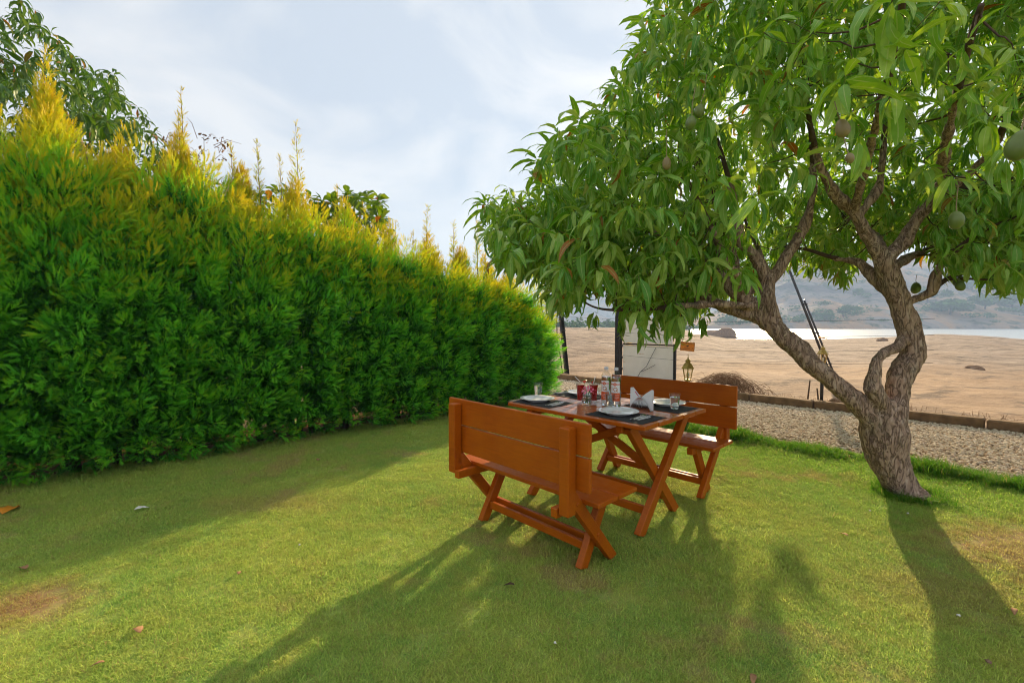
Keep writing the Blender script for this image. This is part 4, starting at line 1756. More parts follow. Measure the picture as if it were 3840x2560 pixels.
def make_sign():
    c = at(2578, 1299, 9.9)
    t = thing('warning_sign', 'orange fence warning sign with dark lettering hanging above the lantern', 'sign', c, 0)
    yaw = math.atan2(c.x, c.y) * -1 + R(-14)
    t.rotation_euler = (0, R(4.5), yaw)
    MB().box((0, 0, 0), (0.300, 0.004, 0.196), None, 0.001).build('board', M['sign_orange'], t)
    fr = MB()
    for z in (-0.090, 0.090):
        fr.box((0, -0.0028, z), (0.286, 0.0012, 0.005))
    for x in (-0.142, 0.142):
        fr.box((x, -0.0028, 0), (0.005, 0.0012, 0.184))
    fr.build('border', M['sign_ink'], t)
    for s, z, size in (('SOLAR FENCE', 0.066, 0.043), ('WARNING', -0.030, 0.026), ('DO NOT TOUCH', -0.056, 0.020), ('12 VOLTS', -0.076, 0.016)):
        o = text_on('lettering', s, None, 0, 0, size, M['sign_ink'], t)
        o.location = (-0.01, -0.0032, z)
    hd = MB()   # hand-and-bolt pictogram
    Mz = Matrix.Rotation(R(90), 4, 'X')
    hd.prism([(-0.045, 0.0), (-0.02, 0.012), (0.012, 0.030), (0.045, 0.034), (0.020, 0.020), (0.034, 0.004), (0.012, 0.008), (0.004, -0.012), (-0.01, 0.002), (-0.03, -0.006)], 0.0028, 0.0036, Mz)
    hd.build('pictogram', M['sign_ink'], t)
    rg = MB()
    rg.lathe([(0.011, -0.0005), (0.015, -0.0005), (0.015, 0.0005), (0.011, 0.0005)], 14, cap0=False, cap1=False)
    o = rg.build('round_mark', M['sign_ink'], t)
    o.rotation_euler = (R(90), 0, 0)
    o.location = (0.110, -0.0032, -0.030)
    hg = MB()
    for x in (-0.12, 0.12):
        hg.tube([(x, 0, 0.095), (x * 1.02, 0.01, 0.16)], 0.003, 5)
    hg.build('hanger', M['grey_steel'], t)


make_sign()


def make_brush():
    c = UV(3.62, 9.42)
    rg = np.random.default_rng(8)
    mb = MB()
    for i in range(420):
        L = rg.uniform(0.25, 0.75)
        a = rg.uniform(0, 6.28)
        px_ = rg.normal(0, 0.30)
        py_ = rg.normal(0, 0.18)
        z0 = rg.uniform(0.0, 0.30) * math.exp(-(px_ / 0.5) ** 2)
        el = rg.normal(0.15, 0.35)
        d = Vector((math.cos(a) * math.cos(el), math.sin(a) * math.cos(el), math.sin(el)))
        p0 = Vector((px_, py_, z0)) - d * L * 0.5
        pts = []
        for k in range(4):
            s = k / 3
            q = p0 + d * L * s + Vector((0, 0, 0.16 * math.sin(math.pi * s)))
            q.z = max(0.0, q.z)
            pts.append(q)
        mb.tube(pts, [0.004, 0.0035, 0.003, 0.0015], 3, False)
    o = mb.build('brush_pile', M['dry_twig'], None, False, (c.x, c.y, 0.0))
    o.rotation_euler = (0, 0, FROT)
    tag(o, 'heap of dry brown brushwood beyond the kerb behind the far bench', 'brushwood')
    # strawy tufts trailing along the kerb
    mb = MB()
    for i in range(500):
        u = rg.uniform(-3.5, 3.4)
        v = 9.12 + abs(rg.normal(0, 0.28))
        b = UV(u, v, 0.0)
        a = rg.uniform(0, 6.28)
        h = rg.uniform(0.03, 0.16)
        ln = rg.uniform(0.02, 0.16)
        mb.tube([b, b + Vector((math.cos(a) * ln * 0.5, math.sin(a) * ln * 0.5, h)), b + Vector((math.cos(a) * ln * 1.3, math.sin(a) * ln * 1.3, h * 0.9))], [0.003, 0.0022, 0.001], 3, False)
    o = mb.build('dry_grass', M['dry_twig'])
    tag(o, 'straggling dry straw along the far side of the kerb', 'dry grass', None, 'stuff')


make_brush()


def rock(name, label, p, s, seed, mat, group=None, flat=0.55):
    bm = bmesh.new()
    bmesh.ops.create_icosphere(bm, subdivisions=3, radius=1.0)
    for w in bm.verts:
        w.co *= 1 + 0.45 * mnoise.noise(w.co * 1.6 + Vector((seed, 0, 0)))
        w.co = Vector((w.co.x * s, w.co.y * s * 0.8, max(-0.25, w.co.z) * s * flat))
    me = bpy.data.meshes.new(name)
    bm.to_mesh(me)
    bm.free()
    me.polygons.foreach_set('use_smooth', [True] * len(me.polygons))
    o = obj(name, me, mat)
    o.location = p
    o.rotation_euler = (0, 0, seed)
    return tag(o, label, 'rock', group)


p = atz(3140, 1512, 0.0)
rock('stone', 'reddish stone beyond the kerb beside the lantern post', p, 0.16, 3.0, M['stone'])
p = atz(3650, 1388, 0.0)
rock('stone', 'single brown stone lying out on the bare rock, right of the trunk', (p.x, p.y, ground_at(p.x, p.y)), 0.22, 5.0, M['stone'])
p = at(3309, 1266, 36)
rock('boulder', 'small grey boulder at the lake edge left of the trunk', (p.x, p.y, ground_at(p.x, p.y)), 0.5, 7.0, M['stone'])
p = at(2700, 1237, 82)
rock('boulder', 'low rock island standing in the lake behind the mango leaves', (p.x, p.y, -1.3), 3.2, 9.0, M['stone'], None, 0.6)

# litter on the lawn
D = 3840 / 2352.0
for x_, y_, L, mt, rot, lab in ((322, 1452, 0.085, 'dry_leaf', 0.9, 'brown dry leaf on the sunlit grass at lower left'), (548, 1318, 0.05, 'dry_leaf', 0.5, 'pale brown leaf scrap on the sunlit strip left of the bench'),
                                (240, 1518, 0.045, 'dry_leaf', 2.0, 'small curled brown leaf at the lower left corner of the lawn'), (1731, 1546, 0.06, 'dry_leaf', 2.6, 'upright tan leaf at the bottom edge right of centre'),
                                (1182, 1342, 0.06, 'stick', 1.4, 'dark brown leaf in the bench shade'), (1948, 1230, 0.06, 'dry_leaf', 0.2, 'curled brown leaf on the grass left of the trunk shadow'),
                                (730, 1057, 0.10, 'dry_leaf', 0.3, 'reddish fallen leaf in the hedge shade'), (60, 1306, 0.09, 'dry_leaf', 1.1, 'grey-brown leaf beside the bare patch at far left'),
                                (308, 1170, 0.10, 'pale_bit', -0.7, 'pale leaf strip lying in the hedge shade'), (5, 1180, 0.22, 'orange_leaf', 0.4, 'large orange leaf at the left edge under the hedge'),
                                (1540, 1140, 0.05, 'dry_leaf', 1.9, 'brown leaf on the bright grass in front of the trunk'), (2330, 1396, 0.06, 'dry_leaf', 2.3, 'tan leaf at the right edge of the lawn')):
    q = atz(x_ * D, y_ * D, 0.022)
    loose_leaf('fallen_leaf', lab, q, L, M[mt], rot)
for i, (x_, y_, s, lab) in enumerate(((2202, 1412, 0.012, 'pale pebble on the shaded grass at lower right'), (2270, 1518, 0.016, 'grey pebble near the lower right corner'),
                                     (1275, 1475, 0.010, 'small white chip on the shaded grass below the bench'), (2085, 1178, 0.012, 'white chip on the worn grass beside the trunk'),
                                     (688, 1250, 0.010, 'white chip on the sunlit grass left of the bench'), (1998, 1172, 0.011, 'white chip on the bright grass left of the trunk foot'))):
    q = atz(x_ * D, y_ * D, 0.018)
    rock('chip', lab, q, s * 0.7, i * 1.3, M['pale_bit'] if i != 1 else M['stone'], 'chips scattered on the lawn', 0.7)['category'] = 'pebble'

# ------------------------------------------------------------------ mango trees
def in_poly(px, py, poly):
    """vectorised point in polygon"""
    poly = np.asarray(poly, float)
    x0, y0 = poly[:, 0], poly[:, 1]
    x1, y1 = np.roll(x0, -1), np.roll(y0, -1)
    inside = np.zeros(len(px), bool)
    for a, b, c, d in zip(x0, y0, x1, y1):
        if b == d:
            continue
        cond = ((b > py) != (d > py)) & (px < (c - a) * (py - b) / (d - b) + a)
        inside ^= cond
    return inside


LEAF_T = [leaf_template(6, 1.0, 0.102, b, f_, w_, 0.80, tw) for b, f_, w_, tw in
          ((1.3, 0.35, 0.10, 0.2), (1.9, 0.45, 0.22, -0.3), (0.9, 0.30, 0.16, 0.45), (1.6, 0.25, 0.30, 0.1), (2.3, 0.40, 0.12, -0.35))]
LEAF_LOW = [leaf_template(4, 1.0, 0.104, b, f_, w_, 0.80, tw) for b, f_, w_, tw in
            ((1.3, 0.35, 0.10, 0.2), (1.9, 0.45, 0.22, -0.3), (0.9, 0.30, 0.16, 0.45), (1.6, 0.25, 0.30, 0.1), (2.3, 0.40, 0.12, -0.35))]
OBOV_T = [leaf_template(5, 1.0, 0.27, b, f_, 0.05, 1.0, tw, True) for b, f_, tw in ((0.7, 0.2, 0.1), (1.1, 0.3, -0.2), (0.4, 0.25, 0.2))]


def frames(az, el, roll):
    """(n,3,3) rotations: local y along (az, el), local z up, rolled about y"""
    y = np.stack([np.cos(az) * np.cos(el), np.sin(az) * np.cos(el), np.sin(el)], -1)
    x = np.stack([np.sin(az), -np.cos(az), np.zeros_like(az)], -1)
    z = np.cross(x, y)
    c, s = np.cos(roll)[:, None], np.sin(roll)[:, None]
    x2 = x * c + z * s
    z2 = -x * s + z * c
    return np.stack([x2, y, z2], -1)


def whorls(C, OUT, NL, LEN, EL0, rg, spread=1.0):
    """leaves of many whorls -> pos, frame, length, template index"""
    P, AZ, EL, LL = [], [], [], []
    for c, o, n, L, e0 in zip(C, OUT, NL, LEN, EL0):
        k = np.arange(n)
        az = k * 2.399 + rg.uniform(0, 6.28) + rg.normal(0, 0.2, n)
        oa = math.atan2(o[1], o[0])
        el = e0 + 0.45 * np.cos(az - oa) + np.linspace(0.45, -0.75, n) + rg.normal(0, 0.30, n)
        el = np.clip(el, -1.45, 1.2)
        up = np.linspace(0.0, -0.05, n) * (L / 0.2)
        q = np.repeat(np.asarray(c)[None], n, 0)
        q = q + np.stack([0.012 * np.cos(az), 0.012 * np.sin(az), up], -1)
        P.append(q)
        AZ.append(az)
        EL.append(el)
        LL.append(L * rg.uniform(0.50, 1.15, n))
    P, AZ, EL, LL = map(np.concatenate, (P, AZ, EL, LL))
    return P, frames(AZ, EL, rg.normal(0, 0.35, len(AZ))), LL


def leaf_mass(name, P, FR, LL, rg, templates, base):
    """join many leaves into one mesh"""
    Vs, Fs, As, Rs = [], [], [], []
    off = 0
    ti = rg.integers(0, len(templates), len(P))
    for k, (tv, tf, ta) in enumerate(templates):
        m_ = ti == k
        n = m_.sum()
        if n == 0:
            continue
        V = np.einsum('nij,vj->nvi', FR[m_], tv) * LL[m_][:, None, None] + P[m_][:, None, :]
        V = V - np.asarray(base)[None, None]
        nv = len(tv)
        F = tf[None] + (np.arange(n) * nv)[:, None, None] + off
        off += n * nv
        Vs.append(V.reshape(-1, 3))
        Fs.append(F.reshape(-1, tf.shape[1]))
        As.append(np.tile(ta, n))
        Rs.append(np.repeat(rg.uniform(0, 1, n), nv))
    return mesh_np(name, np.concatenate(Vs), np.concatenate(Fs), True, {'mid': np.concatenate(As), 'rnd': np.concatenate(Rs)})


def add_leaves(root, base, P, FR, LL, rg, templates, mat, n_single, name='leaf', young=None):
    """the leaves that show largest become parts of their own, the rest one mass"""
    mid = P + FR[:, :, 1] * LL[:, None] * 0.5
    px, py, d = proj(mid)
    inf = (px > 0) & (px < 3840) & (py > 0) & (py < 2560) & (d > 0.3)
    score = np.where(inf, LL / np.maximum(d, 0.3), 0)
    order = np.argsort(-score)
    single = order[:n_single]
    rest = np.setdiff1d(np.arange(len(P)), single)
    mes = []
    for tv, tf, ta in templates:
        me = mesh_np(name, tv, tf, True, {'mid': ta})
        me.materials.append(mat)
        mes.append(me)
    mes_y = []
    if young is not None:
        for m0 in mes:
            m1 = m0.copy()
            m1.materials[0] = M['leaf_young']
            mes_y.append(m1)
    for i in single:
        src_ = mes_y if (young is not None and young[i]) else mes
        o = bpy.data.objects.new(name, src_[int(rg.integers(0, len(mes)))])
        M4 = Matrix([[*FR[i][0], 0], [*FR[i][1], 0], [*FR[i][2], 0], [0, 0, 0, 1]]) @ Matrix.Diagonal((LL[i], LL[i], LL[i], 1))
        M4.translation = Vector(P[i] - np.asarray(base))
        o.matrix_basis = M4
        link(o, root)
    o = obj('foliage', leaf_mass('foliage', P[rest], FR[rest], LL[rest], rg, LEAF_LOW if templates is LEAF_T else templates, base), mat, root)
    o['kind'] = 'stuff'
    return o


def spline(pts, rad, sub=5):
    """Catmull-Rom through points with radii"""
    out, ro = [], []
    n = len(pts)
    for i in range(n - 1):
        p0, p1, p2, p3 = pts[max(i - 1, 0)], pts[i], pts[i + 1], pts[min(i + 2, n - 1)]
        for k in range(sub):
            s = k / sub
            out.append(0.5 * ((2 * p1) + (p2 - p0) * s + (2 * p0 - 5 * p1 + 4 * p2 - p3) * s * s + (3 * p1 - p0 - 3 * p2 + p3) * s ** 3))
            ro.append(rad[i] + (rad[i + 1] - rad[i]) * s)
    out.append(pts[-1])
    ro.append(rad[-1])
    return out, ro


def grow_twigs(nodes, C, r0, rg, mb, maxr=0.012, seg=5):
    """join every whorl to the nearest branch already there"""
    nodes = [np.asarray(n, float) for n in nodes]
    NA = np.zeros((len(nodes) + len(C) * 4, 3))
    NA[:len(nodes)] = nodes
    NR = np.zeros(len(NA))
    NR[:len(nodes)] = 0.03
    cnt = len(nodes)
    first = np.min(np.linalg.norm(NA[:cnt][None] - C[:, None], axis=2), axis=1)
    for i in np.argsort(first):
        c = C[i]
        d = np.linalg.norm(NA[:cnt] - c, axis=1)
        j = int(np.argmin(d + np.where(NR[:cnt] < 0.006, 0.15, 0)))
        a = NA[j]
        L = d[j]
        if L < 0.03:
            continue
        mid = (a + c) / 2 + rg.normal(0, 0.05, 3) * L + np.array([0, 0, -0.08 * L])
        q1, q2 = a * 0.6 + mid * 0.4 + rg.normal(0, 0.02, 3) * L, mid * 0.5 + c * 0.5 + rg.normal(0, 0.03, 3) * L
        ra = min(maxr, max(0.0045, 0.0045 + 0.006 * L), NR[j])
        pts, rr = [Vector(a), Vector(q1), Vector(mid), Vector(q2), Vector(c)], [ra, ra * 0.9, ra * 0.75, ra * 0.6, 0.0028]
        mb.tube(pts, rr, seg, False)
        for q, w in ((q1, 0.9), (mid, 0.75), (q2, 0.6), (c, 0.35)):
            NA[cnt] = q
            NR[cnt] = ra * w
            cnt += 1


def fuse(mb, name, mat, parent, voxel, disp, seed=0.0):
    """fuse overlapping limbs into one skin and roughen it"""
    me = mb.mesh(name)
    tmp = bpy.data.objects.new(name, me)
    COL.objects.link(tmp)
    rm = tmp.modifiers.new('fuse', 'REMESH')
    rm.mode = 'VOXEL'
    rm.voxel_size = voxel
    sm = tmp.modifiers.new('soft', 'SMOOTH')
    sm.iterations = 3
    dg = bpy.context.evaluated_depsgraph_get()
    out = bpy.data.meshes.new_from_object(tmp.evaluated_get(dg))
    bpy.data.objects.remove(tmp)
    out.name = name
    n = len(out.vertices)
    co = np.empty(n * 3, np.float32)
    no = np.empty(n * 3, np.float32)
    out.vertices.foreach_get('co', co)
    out.vertex_normals.foreach_get('vector', no)
    co, no = co.reshape(-1, 3), no.reshape(-1, 3)
    h = np.array([mnoise.fractal(Vector((p[0] * 26, p[1] * 26, p[2] * 9 + seed)), 0.9, 2.1, 4) * 0.55 + mnoise.noise(Vector((p[0] * 7, p[1] * 7, p[2] * 5 + seed))) * 1.1 for p in co])
    co = co + no * (h * disp)[:, None]
    out.vertices.foreach_set('co', co.astype(np.float32).ravel())
    out.polygons.foreach_set('use_smooth', [True] * len(out.polygons))
    out.update()
    out.materials.clear()
    return obj(name, out, mat, parent)


def make_mango_right():
    base = np.array([3.27, 3.78, 0.0])
    B = Vector(base)
    t = thing('mango_tree', 'spreading mango tree with forked gnarled trunk and hanging green fruit', 'tree', base)
    limbs = []      # (points px, py, depth, radius)

    def limb(*rows):
        pts = [at(r_[0], r_[1], r_[2]) for r_ in rows]
        o, r_ = spline(pts, [w[3] for w in rows])
        limbs.append((o, r_))

    b0 = at(3402, 1895, 3.74)
    limb((3425, 1930, 3.76, .150), (3397, 1850, 3.76, .126), (3355, 1775, 3.76, .126), (3322, 1700, 3.76, .146), (3316, 1620, 3.77, .172), (3322, 1560, 3.78, .158), (3345, 1515, 3.79, .12))
    # left limb
    limb((3300, 1610, 3.77, .105), (3239, 1540, 3.78, .086), (3154, 1454, 3.82, .075), (3076, 1394, 3.87, .075), (2991, 1318, 3.93, .075), (2910, 1238, 4.0, .076), (2862, 1190, 4.06, .070))
    limb((2900, 1230, 4.0, .072), (2884, 1150, 4.02, .070), (2876, 1105, 4.04, .070), (2884, 1050, 4.06, .062))
    limb((2884, 1060, 4.06, .058), (2855, 1004, 4.08, .050), (2822, 948, 4.10, .046), (2775, 906, 4.12, .044), (2766, 840, 4.14, .038), (2740, 700, 4.2, .026), (2690, 520, 4.3, .014))
    limb((2884, 1060, 4.06, .058), (2915, 1018, 4.06, .052), (2958, 948, 4.05, .048), (2995, 892, 4.04, .046), (3023, 830, 4.02, .040), (3050, 700, 3.95, .028), (3040, 480, 3.9, .018), (3010, 250, 3.8, .010))
    limb((2862, 1175, 4.06, .070), (2789, 1121, 4.12, .064), (2747, 1088, 4.16, .060), (2691, 1027, 4.22, .054), (2635, 985, 4.28, .048), (2593, 955, 4.32, .042), (2500, 900, 4.4, .034), (2380, 820, 4.5, .024), (2230, 720, 4.6, .014))
    limb((2870, 1195, 4.04, .062), (2761, 1168, 4.16, .056), (2677, 1135, 4.28, .050), (2621, 1098, 4.38, .044), (2527, 1045, 4.5, .036), (2400, 990, 4.65, .026), (2220, 930, 4.8, .017), (2010, 830, 4.85, .010))
    limb((2830, 1150, 4.08, .040), (2761, 1144, 4.0, .032), (2644, 1142, 3.92, .027), (2551, 1147, 3.88, .024), (2462, 1156, 3.86, .019), (2340, 1163, 3.85, .013), (2240, 1155, 3.84, .009), (2170, 1120, 3.84, .006))
    limb((2800, 1120, 4.12, .046), (2770, 1037, 4.02, .038), (2714, 971, 3.92, .034), (2691, 905, 3.86, .030), (2640, 800, 3.7, .022), (2560, 640, 3.5, .013))
    limb((2765, 1090, 4.14, .042), (2760, 1000, 4.24, .038), (2742, 920, 4.32, .034), (2700, 780, 4.5, .024), (2600, 560, 4.7, .013))
    limb((2800, 1090, 4.12, .04), (2850, 1060, 4.5, .034), (2860, 980, 5.0, .028), (2820, 880, 5.5, .02), (2780, 800, 5.9, .012))
    # flap of old bark behind the left limb
    limb((3045, 1352, 3.98, .055), (3005, 1292, 4.05, .055), (2955, 1250, 4.08, .04))
    # twisted middle stem
    limb((3312, 1530, 3.74, .085), (3290, 1480, 3.70, .066), (3276, 1440, 3.70, .060), (3284, 1390, 3.70, .044), (3290, 1352, 3.71, .042), (3318, 1322, 3.74, .042), (3360, 1300, 3.78, .045), (3392, 1270, 3.80, .05))
    limb((3290, 1470, 3.70, .060), (3262, 1448, 3.68, .050))
    # right trunk
    limb((3335, 1560, 3.80, .115), (3361, 1505, 3.81, .090), (3368, 1436, 3.82, .084), (3392, 1380, 3.83, .094), (3425, 1330, 3.84, .098), (3415, 1261, 3.85, .090), (3391, 1182, 3.86, .086), (3361, 1090, 3.87, .080), (3328, 1015, 3.88, .076), (3305, 965, 3.88, .070))
    limb((3420, 1350, 3.84, .080), (3455, 1320, 3.83, .058))
    limb((3400, 1210, 3.85, .07), (3428, 1195, 3.83, .045))
    limb((3308, 975, 3.88, .060), (3253, 880, 3.86, .056), (3203, 795, 3.84, .050), (3137, 734, 3.80, .042), (3080, 640, 3.7, .030), (3040, 480, 3.55, .020), (3020, 300, 3.4, .012))
    limb((3215, 815, 3.84, .042), (3294, 701, 3.86, .034), (3310, 560, 3.86, .024), (3330, 400, 3.8, .014))
    limb((3308, 975, 3.88, .060), (3385, 915, 3.87, .056), (3434, 825, 3.85, .050), (3516, 734, 3.80, .044), (3599, 680, 3.72, .036), (3720, 560, 3.5, .026), (3800, 380, 3.2, .018))
    limb((3590, 690, 3.74, .03), (3700, 700, 3.8, .026), (3850, 640, 3.8, .02), (4100, 560, 3.7, .012))
    limb((3420, 1125, 3.86, .040), (3481, 1102, 3.80, .034), (3501, 1075, 3.78, .032), (3516, 1017, 3.76, .028), (3547, 975, 3.74, .024), (3634, 900, 3.70, .018), (3740, 840, 3.6, .012), (3860, 800, 3.5, .008))
    limb((3495, 1085, 3.78, .026), (3545, 1050, 3.78, .019), (3588, 1033, 3.78, .016), (3670, 1012, 3.78, .013), (3823, 985, 3.75, .009), (3950, 960, 3.7, .006))
    limb((3550, 1048, 3.78, .014), (3620, 1045, 3.74, .010), (3720, 1048, 3.70, .008), (3800, 1035, 3.66, .006))
    limb((3345, 1085, 3.90, .065), (3290, 1050, 3.98, .056), (3251, 1012, 4.05, .048), (3215, 982, 4.10, .040), (3124, 966, 4.25, .020), (3027, 936, 4.4, .015), (2940, 925, 4.6, .010))
    # limbs reaching back, and towards the camera overhead
    limb((3310, 960, 3.90, .050), (3290, 900, 4.3, .042), (3230, 850, 4.8, .034), (3180, 820, 5.3, .026), (3150, 800, 5.9, .016))
    limb((3330, 1010, 3.9, .045), (3420, 960, 4.4, .036), (3500, 930, 5.0, .028), (3560, 900, 5.6, .018))
    limb((3203, 795, 3.84, .036), (3260, 560, 3.3, .030), (3330, 300, 2.8, .022), (3380, 40, 2.3, .016), (3420, -250, 2.0, .012))
    limb((3516, 734, 3.80, .034), (3560, 480, 3.2, .028), (3620, 220, 2.7, .020), (3680, 20, 2.4, .014))
    tr = MB()
    thin = MB()
    nodes = []
    for o, r_ in limbs:
        for p_, q_ in zip(o, r_):
            nodes.append(np.array(p_))
        o2 = [p_ - B for p_ in o]
        if max(r_) > 0.030:
            # thick part to the fused trunk, thin end to plain tubes
            k = len(r_)
            for i, q_ in enumerate(r_):
                if q_ < 0.024:
                    k = i
                    break
            tr.tube(o2[:k + 1], r_[:k + 1], 12)
            if k < len(r_) - 2:
                thin.tube(o2[k - 1:], r_[k - 1:], 7)
        else:
            thin.tube(o2, r_, 7)
    # roots flaring into the grass
    tr.tube([b0 - B + Vector((0.0, 0.0, 0.10)), b0 - B + Vector((0.10, -0.05, -0.06))], [0.13, 0.15], 10)
    trunk = fuse(tr, 'trunk', M['bark'], t, 0.0135, 0.016)

    # whorls
    rg = np.random.default_rng(21)
    K = D
    poly = np.array([(1105, 470), (1112, 452), (1150, 430), (1215, 430), (1235, 345), (1300, 280), (1360, 250), (1430, 165), (1480, 70), (1462, 20), (1440, -500), (2900, -500), (2900, 590), (2352, 585),
                     (2290, 610), (2240, 590), (2180, 570), (2120, 545), (2060, 560), (2000, 560), (1950, 630), (1900, 620), (1840, 600), (1800, 585), (1750, 655), (1700, 685), (1650, 690), (1600, 705), (1540, 720), (1440, 690),
                     (1395, 650), (1345, 625), (1310, 690), (1278, 690), (1262, 640), (1200, 605), (1150, 580), (1122, 540)], float) * K
    n = 60000
    X = rg.uniform(-0.7, 7.0, n)
    Y = rg.uniform(1.9, 7.9, n)
    Z = rg.uniform(1.45, 5.4, n)
    cx, cy = 2.75, 4.25
    q = np.sqrt(((X - cx) / np.where(X > cx, 4.3, 3.15)) ** 2 + ((Y - cy) / np.where(Y > cy, 2.75 + 0.95 * sstep(2.3, 3.2, X), 2.75)) ** 2)
    dome = q ** 1.25 + np.clip((Z - 2.3) / 3.1, 0, None) ** 1.15
    inside = dome < 1
    shell = rg.uniform(size=n) < np.where(dome > 0.55, 1.0, 0.22)
    hollow = ~((q < 0.60) & (Z < 2.75) & (X < 3.95)) | (rg.uniform(size=n) < 0.06)
    px, py, d = proj(np.stack([X, Y, Z], -1))
    vis = in_poly(px, py, poly) | (py < 0) | (px > 3860)
    near = Y > 2.75
    keep = inside & shell & hollow & vis & near
    C = np.stack([X, Y, Z], -1)[keep]
    # spread out: drop whorls that sit too close together
    sel = []
    grid = {}
    for i, c in enumerate(C):
        key = tuple((c / 0.125).astype(int))
        if all(np.linalg.norm(C[j] - c) > 0.118 for a in range(-1, 2) for b in range(-1, 2) for e in range(-1, 2) for j in grid.get((key[0] + a, key[1] + b, key[2] + e), ())):
            grid.setdefault(key, []).append(i)
            sel.append(i)
    C = C[sel][:2750]
    # the low left skirt of the crown
    lo = np.array([(1110, 500), (1180, 470), (1400, 430), (1640, 470), (1690, 560), (1640, 650), (1590, 700), (1520, 715), (1440, 690), (1390, 655), (1345, 640), (1290, 640), (1210, 605), (1150, 575)], float) * K
    m3 = 9000
    G3 = np.stack([rg.uniform(-0.6, 3.0, m3), rg.uniform(3.7, 5.1, m3), rg.uniform(1.5, 2.9, m3)], -1)
    gx, gy, _ = proj(G3)
    G3 = G3[in_poly(gx, gy, lo)]
    got = []
    for c in G3:
        if len(got) >= 330:
            break
        if (not got or np.min(np.sum((np.array(got) - c) ** 2, 1)) > 0.13 ** 2) and np.min(np.sum((C - c) ** 2, 1)) > 0.10 ** 2:
            got.append(c)
    # far side of the crown, low behind the limbs
    G4 = np.stack([rg.uniform(2.4, 5.6, 2500), rg.uniform(5.8, 8.4, 2500), rg.uniform(1.9, 3.2, 2500)], -1)
    gx, gy, _ = proj(G4)
    hi = np.array([(1640, 500), (1800, 500), (1990, 470), (2110, 480), (2120, 540), (2000, 560), (1940, 600), (1810, 590), (1750, 660), (1690, 690), (1640, 690)], float) * K
    G4 = G4[in_poly(gx, gy, hi)][:150]
    G5 = np.stack([rg.uniform(2.2, 6.6, 9000), rg.uniform(4.25, 6.2, 9000), rg.uniform(1.6, 3.6, 9000)], -1)
    G6 = np.stack([rg.uniform(3.2, 6.2, 9000), rg.uniform(3.1, 4.6, 9000), rg.uniform(1.6, 3.6, 9000)], -1)
    rp5 = np.array([(1790, 440), (1900, 420), (2360, 400), (2420, 640), (2300, 640), (2230, 615), (2150, 590), (2090, 545), (1990, 560), (1940, 635), (1880, 615), (1820, 590)], float) * K
    rp6 = np.array([(2140, 420), (2420, 400), (2440, 640), (2300, 635), (2230, 610), (2150, 580)], float) * K
    more = []
    for G_, rp_, cap in ((G5, rp5, 210), (G6, rp6, 110)):
        gx, gy, _ = proj(G_)
        cnt_ = 0
        for c in G_[in_poly(gx, gy, rp_)]:
            if cnt_ >= cap:
                break
            if (not more or np.min(np.sum((np.array(more) - c) ** 2, 1)) > 0.14 ** 2) and np.min(np.sum((C - c) ** 2, 1)) > 0.10 ** 2:
                more.append(c)
                cnt_ += 1
    C = np.concatenate([C, np.array(got), G4, np.array(more)])
    out = C - np.array([cx, cy, 2.2])
    out /= np.linalg.norm(out, axis=1)[:, None] + 1e-6
    NLf = rg.integers(8, 14, len(C))
    LEN = rg.uniform(0.17, 0.26, len(C))
    EL0 = np.where(C[:, 2] < 2.2, -0.55, -0.20) + rg.normal(0, 0.15, len(C))
    # the large near whorls hanging over the upper right and the bright ones on the front of the crown
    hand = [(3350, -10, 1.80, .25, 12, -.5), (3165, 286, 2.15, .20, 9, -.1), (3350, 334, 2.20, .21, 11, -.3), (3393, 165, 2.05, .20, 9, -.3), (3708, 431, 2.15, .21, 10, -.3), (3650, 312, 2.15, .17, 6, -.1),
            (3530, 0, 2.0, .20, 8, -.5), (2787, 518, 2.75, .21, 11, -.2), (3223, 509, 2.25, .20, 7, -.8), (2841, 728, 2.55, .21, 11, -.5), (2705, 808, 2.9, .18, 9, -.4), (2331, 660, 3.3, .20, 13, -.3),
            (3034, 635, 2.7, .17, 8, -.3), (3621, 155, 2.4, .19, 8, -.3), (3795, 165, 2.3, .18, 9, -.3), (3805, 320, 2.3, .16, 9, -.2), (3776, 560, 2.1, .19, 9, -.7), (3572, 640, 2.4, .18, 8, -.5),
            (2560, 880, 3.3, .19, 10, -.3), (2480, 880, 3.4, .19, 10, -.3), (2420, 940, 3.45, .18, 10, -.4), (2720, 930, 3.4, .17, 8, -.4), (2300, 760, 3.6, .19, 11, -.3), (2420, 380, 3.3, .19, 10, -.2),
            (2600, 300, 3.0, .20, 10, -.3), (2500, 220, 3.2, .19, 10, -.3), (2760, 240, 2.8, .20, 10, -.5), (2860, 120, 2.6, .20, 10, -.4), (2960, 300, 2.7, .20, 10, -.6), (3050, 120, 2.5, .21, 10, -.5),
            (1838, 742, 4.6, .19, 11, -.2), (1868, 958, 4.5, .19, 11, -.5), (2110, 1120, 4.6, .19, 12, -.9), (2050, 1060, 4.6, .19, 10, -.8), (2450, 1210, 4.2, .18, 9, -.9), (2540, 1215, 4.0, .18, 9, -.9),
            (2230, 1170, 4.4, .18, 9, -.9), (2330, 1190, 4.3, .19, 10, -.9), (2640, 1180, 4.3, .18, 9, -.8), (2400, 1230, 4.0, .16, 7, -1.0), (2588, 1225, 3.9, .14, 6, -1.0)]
    HC = np.array([list(at(a, b, c)) for a, b, c, *_ in hand])
    C2 = np.concatenate([C, HC])
    OUT2 = np.concatenate([out, np.repeat([[0, -1, 0.1]], len(hand), 0)])
    NL2 = np.concatenate([NLf, [h_[4] for h_ in hand]])
    LEN2 = np.concatenate([LEN, [h_[3] * 1.16 for h_ in hand]])
    EL2 = np.concatenate([EL0, [h_[5] for h_ in hand]])
    P, FR, LL = whorls(C2, OUT2, NL2, LEN2, EL2, rg)
